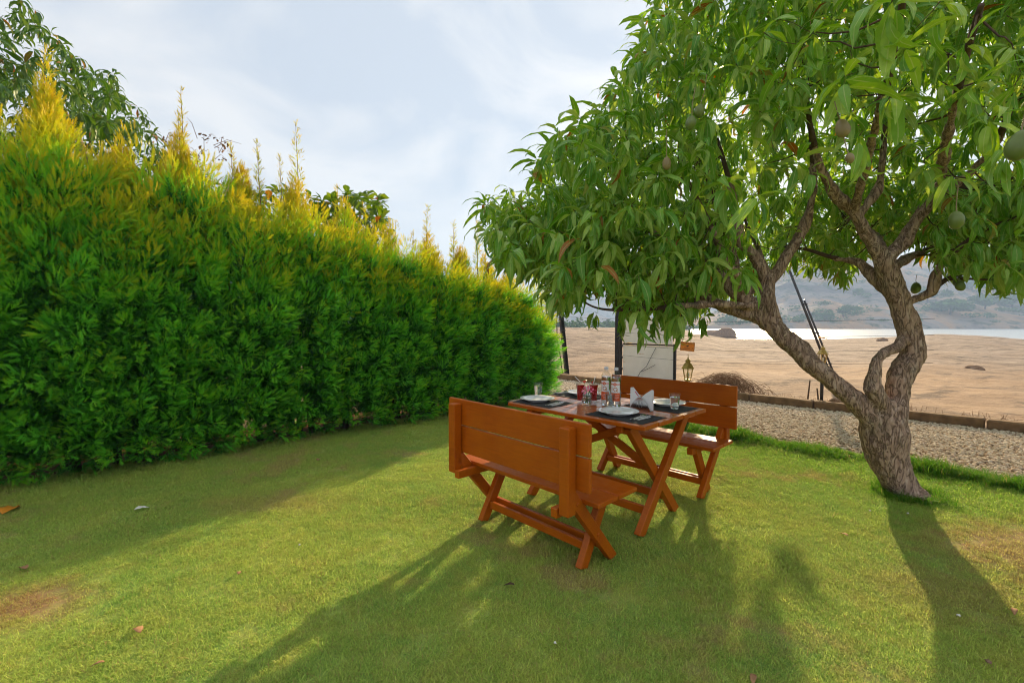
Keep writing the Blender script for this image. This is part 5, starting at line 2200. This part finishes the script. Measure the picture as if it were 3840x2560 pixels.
    yng = np.repeat(np.concatenate([np.zeros(len(C), bool), np.ones(len(hand), bool)]), NL2)
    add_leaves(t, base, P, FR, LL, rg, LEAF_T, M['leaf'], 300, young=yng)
    tw = MB()
    grow_twigs([nn - base for nn in nodes[::2]], C2 - base, 0.01, rg, tw)
    tw.v += []
    for v_ in ():
        pass
    n0 = len(tw.v)
    tw.add(thin.v, thin.f)
    br = tw.build('branches', M['twig'], t, True)
    br['kind'] = 'stuff'
    # fruit
    for x_, y_, Y_, r_, mt, up in ((2591, 460, 2.65, .032, 'mango_skin', 150), (2622, 416, 2.75, .031, 'mango_skin', 130), (2500, 614, 2.75, .030, 'mango_blush', 130), (3818, 548, 1.50, .037, 'mango_skin', 240),
                                   (3187, 592, 2.0, .019, 'mango_blush', 90), (3160, 482, 2.15, .034, 'mango_blush', 110), (3587, 825, 2.05, .032, 'mango_skin', 130), (3435, 1080, 4.6, .045, 'mango_skin', 50),
                                   (3600, 1072, 3.66, .032, 'mango_skin', 40), (3588, 1058, 3.70, .030, 'mango_skin', 40), (3603, 1050, 3.78, .028, 'mango_skin', 40)  ):
        c = at(x_, y_, Y_)
        fr = MB()
        prof = []
        for i in range(13):
            a = math.pi * i / 12
            prof.append((max(0.0005, math.sin(a) * r_ * (1 + 0.10 * math.cos(a))), -math.cos(a) * r_ * 1.28))
        fr.lathe(prof, 20, cap0=False, cap1=False)
        fr.v = [(a_ + 0.22 * r_ * (z_ / r_) ** 2 * 0.5, b_ * 0.86, z_) for a_, b_, z_ in fr.v]
        o = fr.build('mango', M[mt], t, True, c - B)
        o.rotation_euler = (rg.normal(0, 0.12), rg.normal(0, 0.12), rg.uniform(0, 6))
        st = MB()
        tp = at(x_ + rg.uniform(-12, 12), y_ - up, Y_) - c
        st.tube([Vector((0, 0, r_ * 1.25)), tp * 0.5 + Vector((0.008, 0, 0)), tp], [0.0028, 0.0022, 0.0024], 5, False)
        st.build('stalk', M['mango_blush'], o, True)
    return t


make_mango_right()


def make_back_mango():
    base = np.array([-5.85, 6.9, -0.02])
    t = thing('mango_tree', 'tall mango tree rising behind the hedge at the left edge', 'tree', base)
    rg = np.random.default_rng(33)
    limbs = [([(0, 0, 0), (0.1, 0, 1.0), (0.05, 0.1, 1.9)], [.17, .14, .13]), ([(0.05, 0.1, 1.8), (0.4, -0.3, 2.7), (0.6, -0.5, 3.1), (0.8, -0.6, 3.3)], [.10, .07, .045, .02]),
             ([(0.05, 0.1, 1.8), (-0.1, 0.0, 2.9), (-0.3, -0.2, 3.8), (-0.6, -0.2, 4.5)], [.11, .08, .055, .02]), ([(0.05, 0.1, 1.8), (-0.8, 0.2, 2.8), (-1.5, 0.3, 3.8)], [.10, .06, .02]),
             ([(-0.1, 0.0, 3.0), (0.0, -0.4, 3.5), (0.0, -0.6, 3.8)], [.06, .04, .015]), ([(0.05, 0.1, 1.9), (0.3, 1.0, 2.9), (0.4, 1.6, 3.8)], [.09, .05, .02])]
    tr, nodes = MB(), []
    for p_, r_ in limbs:
        o, q_ = spline([Vector(a) for a in p_], r_)
        tr.tube(o, q_, 10)
        nodes += [np.array(a) for a in o]
    auto_smooth(tr.build('trunk', M['bark'], t), 80)
    poly = np.array([(-900, -900), (40, -900), (75, 15), (110, 60), (165, 115), (265, 165), (270, 215), (345, 262), (365, 320), (475, 392), (488, 450), (500, 560), (300, 700), (-900, 800)], float) * D
    n = 20000
    X = rg.uniform(-3.2, 3.2, n)
    Y = rg.uniform(-2.4, 2.4, n)
    Z = rg.uniform(1.5, 6.2, n)
    dome = np.sqrt((X / 3.2) ** 2 + (Y / 2.4) ** 2) ** 1.5 + (np.abs(Z - 3.2) / 3.0) ** 1.6
    px, py, d = proj(np.stack([X, Y, Z], -1) + base)
    keep = (dome < 1) & (rg.uniform(size=n) < np.where(dome > 0.5, 1, 0.3)) & in_poly(px, py, poly)
    C = np.stack([X, Y, Z], -1)[keep]
    sel = []
    for i, c in enumerate(C):
        if all(np.linalg.norm(C[j] - c) > 0.17 for j in sel):
            sel.append(i)
        if len(sel) > 1200:
            break
    C = C[sel]
    out = C - np.array([0, 0, 2.6])
    out /= np.linalg.norm(out, axis=1)[:, None]
    P, FR, LL = whorls(C + base, out, rg.integers(9, 14, len(C)), rg.uniform(0.17, 0.25, len(C)), rg.normal(-0.15, 0.15, len(C)), rg)
    add_leaves(t, base, P, FR, LL, rg, LEAF_T, M['leaf_dark'], 200)
    tw = MB()
    grow_twigs(nodes[::2], C, 0.01, rg, tw)
    br = tw.build('branches', M['twig'], t, True)
    br['kind'] = 'stuff'
    return t


make_back_mango()


def make_vine():
    """dry brown creeper over the right shoulder of the back tree"""
    rg = np.random.default_rng(44)
    base = at(690, 640, 5.9)
    t = thing('dry_creeper', 'dry brown creeper tangled between the back mango tree and the hedge tops', 'creeper', base)
    mb = MB()
    lf = []
    for i in range(36):
        a = at(rg.uniform(610, 830), rg.uniform(520, 740), rg.uniform(5.6, 6.2)) - base
        if a.x * 0 + (at(0, 0, 1).x) * 0 > 1:
            continue
        d = Vector((rg.uniform(0.0, 1), rg.normal(0, 0.5), rg.uniform(-0.2, 0.7))).normalized()
        L = rg.uniform(0.08, 0.32)
        p1 = a + d * L * 0.5 + Vector((0, 0, 0.05))
        p2 = a + d * L + Vector((0, 0, -0.02))
        mb.tube([a, p1, p2], [0.004, 0.003, 0.0015], 4, False)
        for k in range(7):
            lf.append(np.array(a.lerp(p2, rg.uniform())) + rg.normal(0, 0.03, 3))
    b = mb.build('stems', M['dry_twig'], t)
    b['kind'] = 'stuff'
    P = np.array(lf)
    n = len(P)
    FR = frames(rg.uniform(0, 6.28, n), rg.uniform(-1.2, 0.8, n), rg.normal(0, 0.8, n))
    o = obj('foliage', leaf_mass('dead', P, FR, rg.uniform(0.03, 0.065, n), rg, OBOV_T, (0, 0, 0)), M['dead_leaf'], t)
    o['kind'] = 'stuff'
    # long whips against the sky
    for (x0, y0, x1, y1) in ((800, 545, 905, 540), (740, 520, 700, 440)):
        m2 = MB()
        p0, p1 = at(x0, y0, 5.9) - base, at(x1, y1, 5.9) - base
        m2.tube([p0, p0.lerp(p1, 0.5) + Vector((0, 0, 0.06)), p1], [0.004, 0.003, 0.0015], 4, False)
        m2.build('whip', M['dry_twig'], t)


M['dead_leaf'] = plain('dead_creeper_leaf', (0.24, 0.13, 0.07), 0.8, spec=0.15, var=0.5, vscale=9)
make_vine()


def make_broadleaf():
    base = np.array([-3.9, 9.6, -0.02])
    t = thing('broadleaf_tree', 'round-leaved green tree showing above the middle of the hedge', 'tree', base)
    rg = np.random.default_rng(55)
    limbs = [([(0, 0, 0), (0.0, 0, 1.4), (0.1, 0, 2.2)], [.10, .08, .07]), ([(0.1, 0, 2.1), (0.5, -0.1, 2.7), (0.8, -0.1, 3.1), (1.05, -0.1, 3.4)], [.05, .032, .02, .008]),
             ([(0.1, 0, 2.1), (-0.4, 0, 3.0), (-1.0, 0.1, 3.6)], [.06, .04, .012]), ([(0.5, 0, 2.5), (0.6, 0.1, 3.3), (0.8, 0.0, 4.0)], [.04, .03, .012]), ([(0.1, 0, 2.1), (0.6, -0.2, 2.4), (1.0, -0.3, 2.6)], [.05, .03, .008])]
    tr, nodes = MB(), []
    for p_, r_ in limbs:
        o, q_ = spline([Vector(a) for a in p_], r_)
        tr.tube(o, q_, 8)
        nodes += [np.array(a) for a in o]
    auto_smooth(tr.build('trunk', M['bark'], t), 80)
    poly = np.array([(505, 470), (560, 440), (640, 430), (735, 450), (790, 440), (860, 445), (885, 470), (880, 540), (860, 580), (800, 640), (500, 640)], float) * D
    n = 6000
    Cw = np.stack([rg.uniform(-2.6, 2.9, n), rg.uniform(-1.2, 1.2, n), rg.uniform(1.9, 5.0, n)], -1)
    px, py, d = proj(Cw + base)
    keep = in_poly(px, py, poly) & (rg.uniform(size=n) < np.where(px > 1180, 1.0, 0.45))
    C = Cw[keep]
    sel = []
    for i, c in enumerate(C):
        if all(np.linalg.norm(C[j] - c) > 0.23 for j in sel):
            sel.append(i)
        if len(sel) > 260:
            break
    C = C[sel]
    out = C - np.array([0, 0, 2.2])
    out /= np.linalg.norm(out, axis=1)[:, None]
    P, FR, LL = whorls(C + base, out, rg.integers(7, 11, len(C)), rg.uniform(0.19, 0.26, len(C)), rg.normal(0.25, 0.15, len(C)), rg)
    add_leaves(t, base, P, FR, LL, rg, OBOV_T, M['leaf2'], 120)
    tw = MB()
    grow_twigs(nodes[::2], C, 0.01, rg, tw)
    br = tw.build('branches', M['twig'], t, True)
    br['kind'] = 'stuff'


make_broadleaf()

# ------------------------------------------------------------------ hedge of golden conifers
def spray_template(pairs=7, sub=True, seed=0):
    """flat feathery frond along +y, unit length"""
    rg = np.random.default_rng(seed)
    V, F, A = [], [], []

    def kite(p, d, L, w):
        p, d = np.array(p, float), np.array(d, float)
        d /= np.linalg.norm(d)
        s = np.array([-d[1], d[0], 0.0])
        s /= np.linalg.norm(s)
        n = len(V)
        e = p + d * L
        V.extend([p - s * w, p + s * w, e])
        for q in (p, p, e):
            A.append(np.clip(np.linalg.norm(q) * 0.75 + 0.25 * (q is e), 0, 1))
        F.append((n, n + 1, n + 2))
    kite((0, 0, 0), (0, 1, 0), 1.0, 0.026)
    for i in range(pairs):
        s = (i + 0.7) / (pairs + 0.6)
        L = 0.34 * (1 - 0.55 * s) * rg.uniform(0.75, 1.25)
        for sg in (-1, 1):
            zt = rg.normal(0, 0.30)
            d = np.array([sg * 0.62, 0.80 + 0.2 * s, zt])
            kite(np.array([0, s * 0.92, 0]), d, L, 0.030)
    return np.array(V), np.array(F), np.array(A)


SPRAYS = [spray_template(7, False, k) for k in range(5)]


def frames_dir(d, rg, updir=None):
    """(n,3,3): local y along d, random roll"""
    d = d / (np.linalg.norm(d, axis=1)[:, None] + 1e-9)
    a = rg.normal(0, 1, d.shape)
    if updir is not None:
        a = a * 0.35 + updir
    x = np.cross(d, a)
    x /= np.linalg.norm(x, axis=1)[:, None] + 1e-9
    z = np.cross(x, d)
    return np.stack([x, d, z], -1)


def fronds(parts, rg):
    """gather tufts of fronds into one mesh; gold = how yellow the growth is"""
    P, Dr, LN, G = map(np.concatenate, zip(*parts))
    n = len(P)
    FR = frames_dir(Dr, rg)
    Vs, Fs, Gs = [], [], []
    off = 0
    ti = rg.integers(0, len(SPRAYS), n)
    for k, (tv, tf, ta) in enumerate(SPRAYS):
        m_ = ti == k
        c = m_.sum()
        V = np.einsum('nij,vj->nvi', FR[m_], tv) * LN[m_][:, None, None] + P[m_][:, None, :]
        Vs.append(V.reshape(-1, 3))
        Fs.append((tf[None] + (np.arange(c) * len(tv))[:, None, None] + off).reshape(-1, 3))
        off += c * len(tv)
        Gs.append((G[m_][:, None] + 0.16 * (ta[None] - 0.35)).ravel())
    return mesh_np('crown', np.concatenate(Vs), np.concatenate(Fs), False, {'gold': np.clip(np.concatenate(Gs), 0, 1)})


def plume(rg, p, ax, L, r, n, s0, s1, g0, g1):
    """candle-shaped tuft of fronds along axis ax"""
    ax = np.array(ax, float)
    ax /= np.linalg.norm(ax)
    p = np.array(p, float)
    t_ = rg.uniform(0, 1, n) ** 0.85
    ang = rg.uniform(0, 6.283, n)
    e1 = np.cross(ax, [0.3, 0.5, 0.81])
    e1 /= np.linalg.norm(e1)
    e2 = np.cross(ax, e1)
    rad = e1[None] * np.cos(ang)[:, None] + e2[None] * np.sin(ang)[:, None]
    prof = np.sin(np.clip(0.25 + 0.75 * (1 - t_), 0, 1) * math.pi * 0.5)
    rr = r * prof * np.sqrt(rg.uniform(0.05, 1, n)) * 0.6
    mixr = np.where(t_ > 0.85, 0.22, 0.52)[:, None]
    return (p[None] + ax[None] * (t_ * L)[:, None] + rad * rr[:, None],
            ax[None] * (1 - mixr * 0.35) + rad * mixr + rg.normal(0, 0.16, (n, 3)) + np.array([0, 0, 0.10]),
            (s0 + (s1 - s0) * t_) * rg.uniform(0.75, 1.2, n),
            g0 + (g1 - g0) * t_ + rg.normal(0, 0.06, n))


HW, HD = 0.44, 0.50


def conifer_body(seed):
    """the clipped body of a hedge conifer: x along the hedge, +y towards the lawn"""
    rg = np.random.default_rng(seed)
    out = []

    def surf(z):
        return 1.0 - 0.18 * (abs(z - 1.0) / 1.0) ** 2.4
    pts = []
    tries = 0
    while len(pts) < 205 and tries < 20000:
        tries += 1
        z = rg.uniform(0.10, 2.10)
        a = rg.normal(math.pi / 2, 0.70) if rg.uniform() < 0.72 else rg.uniform(0, 6.283)
        kx, ky = math.cos(a), math.sin(a)
        m_ = max(abs(kx), abs(ky)) ** 0.55      # squarer than a circle so neighbours close up into one face
        lump = mnoise.noise(Vector((kx * 2.2 + seed, ky * 2.2, z * 2.6)))
        q = surf(z) * (rg.uniform(0.62, 0.86) + 0.26 * lump) / m_
        p = np.array([kx * HW * q, ky * HD * q, z])
        if all(np.sum((p - w) ** 2) > 0.118 ** 2 for w in pts):
            pts.append(p)
            e = 0.22 + 0.72 * float(sstep(0.9, 1.9, z)) + rg.normal(0, 0.20)
            az = a + rg.normal(0, 0.25)
            L = rg.uniform(0.24, 0.40) * (1 + 0.5 * float(sstep(1.3, 2.0, z)))
            g = 0.03 + 0.34 * float(sstep(1.05, 2.15, z)) + rg.normal(0, 0.05) + 0.07 * lump
            out.append(plume(rg, p, (math.cos(az) * math.cos(e), math.sin(az) * math.cos(e), math.sin(e)), L, L * 0.50, int(rg.integers(46, 58)), 0.150, 0.085,
                             g - 0.10, g + 0.40 + 0.16 * float(sstep(1.2, 2.0, z))))
    n = 1500
    z = rg.uniform(0.15, 2.15, n)
    a = rg.uniform(0, 6.283, n)
    q = np.sqrt(rg.uniform(0, 0.62, n))
    out.append((np.stack([np.cos(a) * HW * q, np.sin(a) * HD * q, z], -1), np.stack([np.cos(a), np.sin(a), rg.uniform(-0.2, 0.9, n)], -1), rg.uniform(0.18, 0.27, n), np.full(n, 0.04)))
    return fronds(out, rg)


def conifer_top(seed, top, main):
    """upright golden plumes and leaders of one hedge conifer"""
    rg = np.random.default_rng(seed)
    out = []
    stems = MB()
    H = top + 0.34
    z0 = 1.75 * top / 2.62
    for k in range(int(37 * (top - 1.30))):
        fz = rg.uniform(0, 1) ** 1.15
        zt = z0 + 0.1 + (H - z0 - 0.1) * fz
        nar = max(0.06, 1 - 0.94 * fz ** 1.05)
        aa = rg.uniform(0, 6.283)
        qq = math.sqrt(rg.uniform(0.10, 1.0))
        x, y = HW * 1.12 * nar * qq * math.cos(aa), (0.50 if math.sin(aa) > 0 else 0.36) * nar * qq * math.sin(aa)
        L = rg.uniform(0.34, 0.62)
        g1 = 0.74 + 0.26 * fz + rg.normal(0, 0.10)
        out.append(plume(rg, (x, y, zt - L), (x * 0.6, y * 0.6, 1), L, 0.120, int(rg.integers(44, 60)), 0.130, 0.060, g1 - 0.40, g1))
        if k % 3 == 0:
            stems.tube([(x * 0.9, y * 0.9, zt - L), (x + x * 0.1, y + y * 0.1, zt - 0.12)], [0.005, 0.0015], 4, False)
    for (x, y, h, full) in main:
        L0 = h - 1.7
        nlev = int(L0 / 0.05)
        stems.tube([(x * 0.6, y * 0.6, 0.6), (x, y, 1.7), (x + 0.03 * math.sin(seed), y, 0.5 * (1.7 + h)), (x + 0.01, y, h - 0.03)], [0.016, 0.010, 0.006, 0.0016], 5, False)
        for i in range(nlev):
            s = i / nlev
            zz = 1.7 + L0 * s
            wr = (0.42 * (1 - s) ** 0.9 + 0.045) * full
            for _ in range(3 if full > 0.75 else 2):
                a = rg.uniform(0, 6.283)
                el = 0.75 + 0.4 * s
                d = (math.cos(a) * math.cos(el), math.sin(a) * math.cos(el), math.sin(el))
                thin_ = float(sstep(0.62, 1.0, s))
                nn = max(3, int((16 if full > 0.75 else 10) * (1 - 0.72 * thin_) * (0.5 + wr * 2)))
                out.append(plume(rg, (x, y, zz), d, wr * rg.uniform(0.7, 1.15), wr * 0.36, nn, 0.115 * (1 - 0.42 * s), 0.065 * (1 - 0.3 * s), 0.46 + 0.30 * s, 0.80 + 0.22 * s))
    return fronds(out, rg), stems


def make_hedge():
    rg = np.random.default_rng(77)
    spots = [-1.35, -0.75, -0.15, 0.35, 0.83, 1.42, 2.05, 2.70, 3.35, 4.00, 4.62, 5.22, 5.72, 6.10]
    main = [[(0.1, 0.0, 3.3, 1.0)], [(-0.1, 0.0, 3.45, 1.0), (-0.3, 0.1, 2.9, 0.8)], [(0.0, 0.05, 3.95, 1.25)], [(0.0, 0.0, 3.05, 0.9), (0.2, -0.1, 2.9, 0.9)], [(0.03, 0.0, 3.72, 1.15), (0.06, 0.0, 4.0, 0.45)],
            [(-0.08, 0, 3.52, 0.55), (0.18, 0.05, 3.60, 0.60)], [(0.04, 0.0, 4.02, 0.75), (-0.16, 0.0, 3.55, 0.5)], [(-0.1, 0, 3.30, 0.6), (0.22, 0.1, 3.1, 0.65)], [(0.1, 0, 2.95, 0.55), (-0.25, 0, 2.9, 0.5)],
            [(0.0, 0, 3.28, 0.70), (-0.25, 0.0, 2.85, 0.6)], [(-0.12, 0, 3.12, 0.5), (0.3, 0.1, 3.16, 0.5)], [(0.0, 0.0, 2.75, 0.5), (0.2, 0, 2.6, 0.6)], [(0.0, 0.0, 2.45, 0.6)], [(0.0, 0.0, 2.05, 0.7)]]
    tops = [3.1, 3.1, 3.35, 2.95, 3.2, 2.95, 3.0, 2.82, 2.62, 2.52, 2.40, 2.32, 2.10, 1.60]
    labs = ['conifer at the left edge of the photo, only its right side in view', 'golden conifer just left of the tallest bright spire', 'broad golden conifer with the tallest full spire, in front of the left mango tree',
            'shorter conifer in the dip between the two broad golden spires', 'broad golden conifer with a thin bare tip in front of the dry creeper', 'conifer with two thin feathery spires against the sky, right of the dry creeper',
            'conifer with the tallest thin spire in the middle of the hedge', 'hedge conifer in front of the round-leaved tree', 'hedge conifer just right of the round-leaved tree',
            'conifer with a slim golden spire standing alone against white sky', 'conifer with two narrow spires left of the mango crown', 'hedge conifer whose tip reaches the mango leaves', 'next to last conifer at the far end of the hedge',
            'last low conifer at the far end of the hedge beside the gravel']
    bodies = [conifer_body(300 + k) for k in range(4)]
    for me in bodies:
        me.materials.append(M['conifer'])
    for k, v in enumerate(spots):
        u = 6.12 + rg.normal(0, 0.04)
        c = UV(u, v, -0.008)
        # local x back along the hedge, local y towards the lawn
        t = thing('hedge_conifer', labs[k], 'conifer', c, math.atan2(CA, SA) + math.pi, 'golden conifers of the hedge')
        b = obj('body_foliage', bodies[(k * 3) % 4], None, t)
        b.scale = (1 if k % 2 else -1, 1, (tops[k] / 2.62 * rg.uniform(0.97, 1.04) if k < 12 else (0.86, 0.70)[k - 12]))
        me, stems = conifer_top(100 + k, tops[k], [(-a, b_, h_, f_) for a, b_, h_, f_ in main[k]])
        obj('top_foliage', me, M['conifer'], t)
        stems.build('twigs', M['hedge_twig'], t)['kind'] = 'stuff'
        tr = MB()
        for j in range(2 if k % 3 else 3):
            a = rg.uniform(-0.16, 0.16)
            b_ = rg.uniform(-0.05, 0.22)
            tr.tube([(a, b_, -0.03), (a * 0.8 + rg.normal(0, 0.02), b_ * 0.8, 0.35), (a * 0.5, b_ * 0.5, 1.0), (0, 0, 1.8)], [0.042, 0.032, 0.026, 0.012], 8)
        tr.build('trunk', M['hedge_stem'], t, True)


M['hedge_twig'] = plain('conifer_twig', (0.16, 0.075, 0.035), 0.9, spec=0.1, var=0.3)
make_hedge()


# ------------------------------------------------------------------ far trees and scrub
def clump_mesh(seed, n=900, leaf=0.085):
    """rounded far-off crown of unit radius made of many small leaf clumps"""
    rg = np.random.default_rng(seed)
    lob = rg.normal(0, 0.42, (9, 3)) * np.array([1, 1, 0.7])
    V, F = [], []
    for _ in range(n):
        c = lob[rg.integers(0, 9)]
        d = rg.normal(0, 1, 3)
        d /= np.linalg.norm(d)
        p = c + d * 0.50 * rg.uniform(0.55, 1.0)
        p[2] = max(p[2], -0.62)
        x = rg.normal(0, 1, 3)
        x /= np.linalg.norm(x)
        y = np.cross(x, d + rg.normal(0, 0.4, 3))
        y /= np.linalg.norm(y)
        s = leaf * rg.uniform(0.7, 1.6)
        b = len(V)
        V += [p - x * s - y * s, p + x * s - y * s * 0.6, p + x * s * 0.8 + y * s, p - x * s * 0.7 + y * s * 0.9]
        F.append((b, b + 1, b + 2, b + 3))
    return mesh_np('crown', np.array(V), np.array(F))


def make_far():
    rg = np.random.default_rng(91)
    cr = [clump_mesh(k) for k in range(4)]
    for m_ in cr:
        m_.materials.append(M['far_green'])

    def far_tree(label, x, y, z, r, h, k, group=None):
        t = thing('far_tree', label, 'tree', (x, y, z), rg.uniform(0, 6), group)
        c = obj('crown', cr[k % 4], None, t)
        c.scale = (r, r * 0.9, h * 0.5)
        c.location = (0, 0, h * 0.62)
        tr = MB()
        tr.tube([(0, 0, -0.5), (0.02 * r, 0, h * 0.3), (0, 0, h * 0.7)], [0.07 * r, 0.05 * r, 0.02 * r], 6)
        tr.build('trunk', M['stick'], t, True)

    p = at(1985, 1200, 95)
    far_tree('dark tree standing past the far end of the hedge', p.x, p.y, ground_at(p.x, p.y), 2.1, 5.6, 1)
    p = at(2032, 1195, 170)
    far_tree('small palm-like tree on the skyline below the blue hill', p.x, p.y, ground_at(p.x, p.y), 1.9, 5.5, 2)
    # big hazy trees on the far shore, right of the trunk, and shrubs left of it
    HV = HILL_V
    def hz(x, y):
        d = (HV[:, 0] - x) ** 2 + (HV[:, 1] - y) ** 2
        return float(HV[np.argmin(d), 2])
    rows = [(3560, 240, 8.5, 10, 'largest hazy round tree on the far shore right of the trunk'), (3475, 262, 6, 9, 'pale tree on the far shore just right of the trunk'), (3690, 246, 7, 8, 'hazy tree near the water beside the largest one'),
            (3790, 270, 10, 13, 'tall hazy tree on the far shore at the right edge'), (3640, 300, 9, 11, 'hazy tree higher on the far slope behind the largest one'), (3740, 310, 11, 13, 'broad hazy tree high on the slope at the right edge'),
            (3160, 238, 5, 5.5, 'low shrub clump on the far shore seen between trunk and limb'), (3100, 236, 4, 4.5, 'smaller shrub on the far shore left of the shrub clump'), (3215, 285, 3.6, 5, 'lone bush higher on the far slope between trunk and limb')]
    for k, (px_, Y, r, h, lab) in enumerate(rows):
        x = (px_ - 1920) / FPX * Y
        far_tree(lab, x, Y, hz(x, Y) - 0.5, r, h, k, 'hazy trees on the far shore')
    # uncountable scrub over the shore and the plain below the blue hill
    Vs, Fs = [], []
    off = 0
    base = []
    for m_ in cr:
        n = len(m_.vertices)
        v_ = np.empty(n * 3, np.float32)
        m_.vertices.foreach_get('co', v_)
        base.append(v_.reshape(-1, 3)[:480])
    spots = []
    for _ in range(110):
        tt = rg.uniform(0.45, 1.3)
        Y = rg.uniform(232, 400) if rg.uniform() < 0.55 else rg.uniform(228, 250)
        x = tt * Y
        spots.append((x, Y, hz(x, Y), rg.uniform(1.2, 3.6)))
    for _ in range(150):
        tt = rg.uniform(-0.45, 0.42)
        Y = rg.uniform(110, 420)
        x = tt * Y
        spots.append((x, Y, ground_at(x, Y) if Y < 600 else 0, rg.uniform(1.6, 3.6)))
    for i, (x, y, z, r) in enumerate(spots):
        v_ = base[i % 4] * np.array([r * 1.3, r * 1.3, r * 0.8]) + np.array([x, y, z + r * 0.35])
        q = np.arange(len(v_)).reshape(-1, 4) + off
        off += len(v_)
        Vs.append(v_)
        Fs.append(q)
    o = obj('far_scrub', mesh_np('far_scrub', np.concatenate(Vs), np.concatenate(Fs)), M['far_green'])
    tag(o, 'hazy green scrub scattered over the far shore and plain', 'scrub', None, 'stuff')


M['far_green'] = plain('far_foliage', (0.080, 0.160, 0.030), 0.9, spec=0.1, var=0.45, vscale=2)
make_far()

# ------------------------------------------------------------------ haze
hz_ = MB()
hz_.box((150, 560, 58), (2600, 1500, 128))
ho = hz_.build('haze', None)
hm = bpy.data.materials.new('haze')
hm.use_nodes = True
t_ = hm.node_tree
t_.nodes.clear()
o_ = N(t_, 'ShaderNodeOutputMaterial')
pv = N(t_, 'ShaderNodeVolumePrincipled')
pv.inputs['Color'].default_value = (0.42, 0.62, 1.0, 1)
pv.inputs['Density'].default_value = 0.0013
pv.inputs['Anisotropy'].default_value = 0.2
t_.links.new(pv.outputs[0], o_.inputs['Volume'])
ho.data.materials.append(hm)
tag(ho, 'thin pale afternoon haze over the lake and hills', 'haze', None, 'stuff')
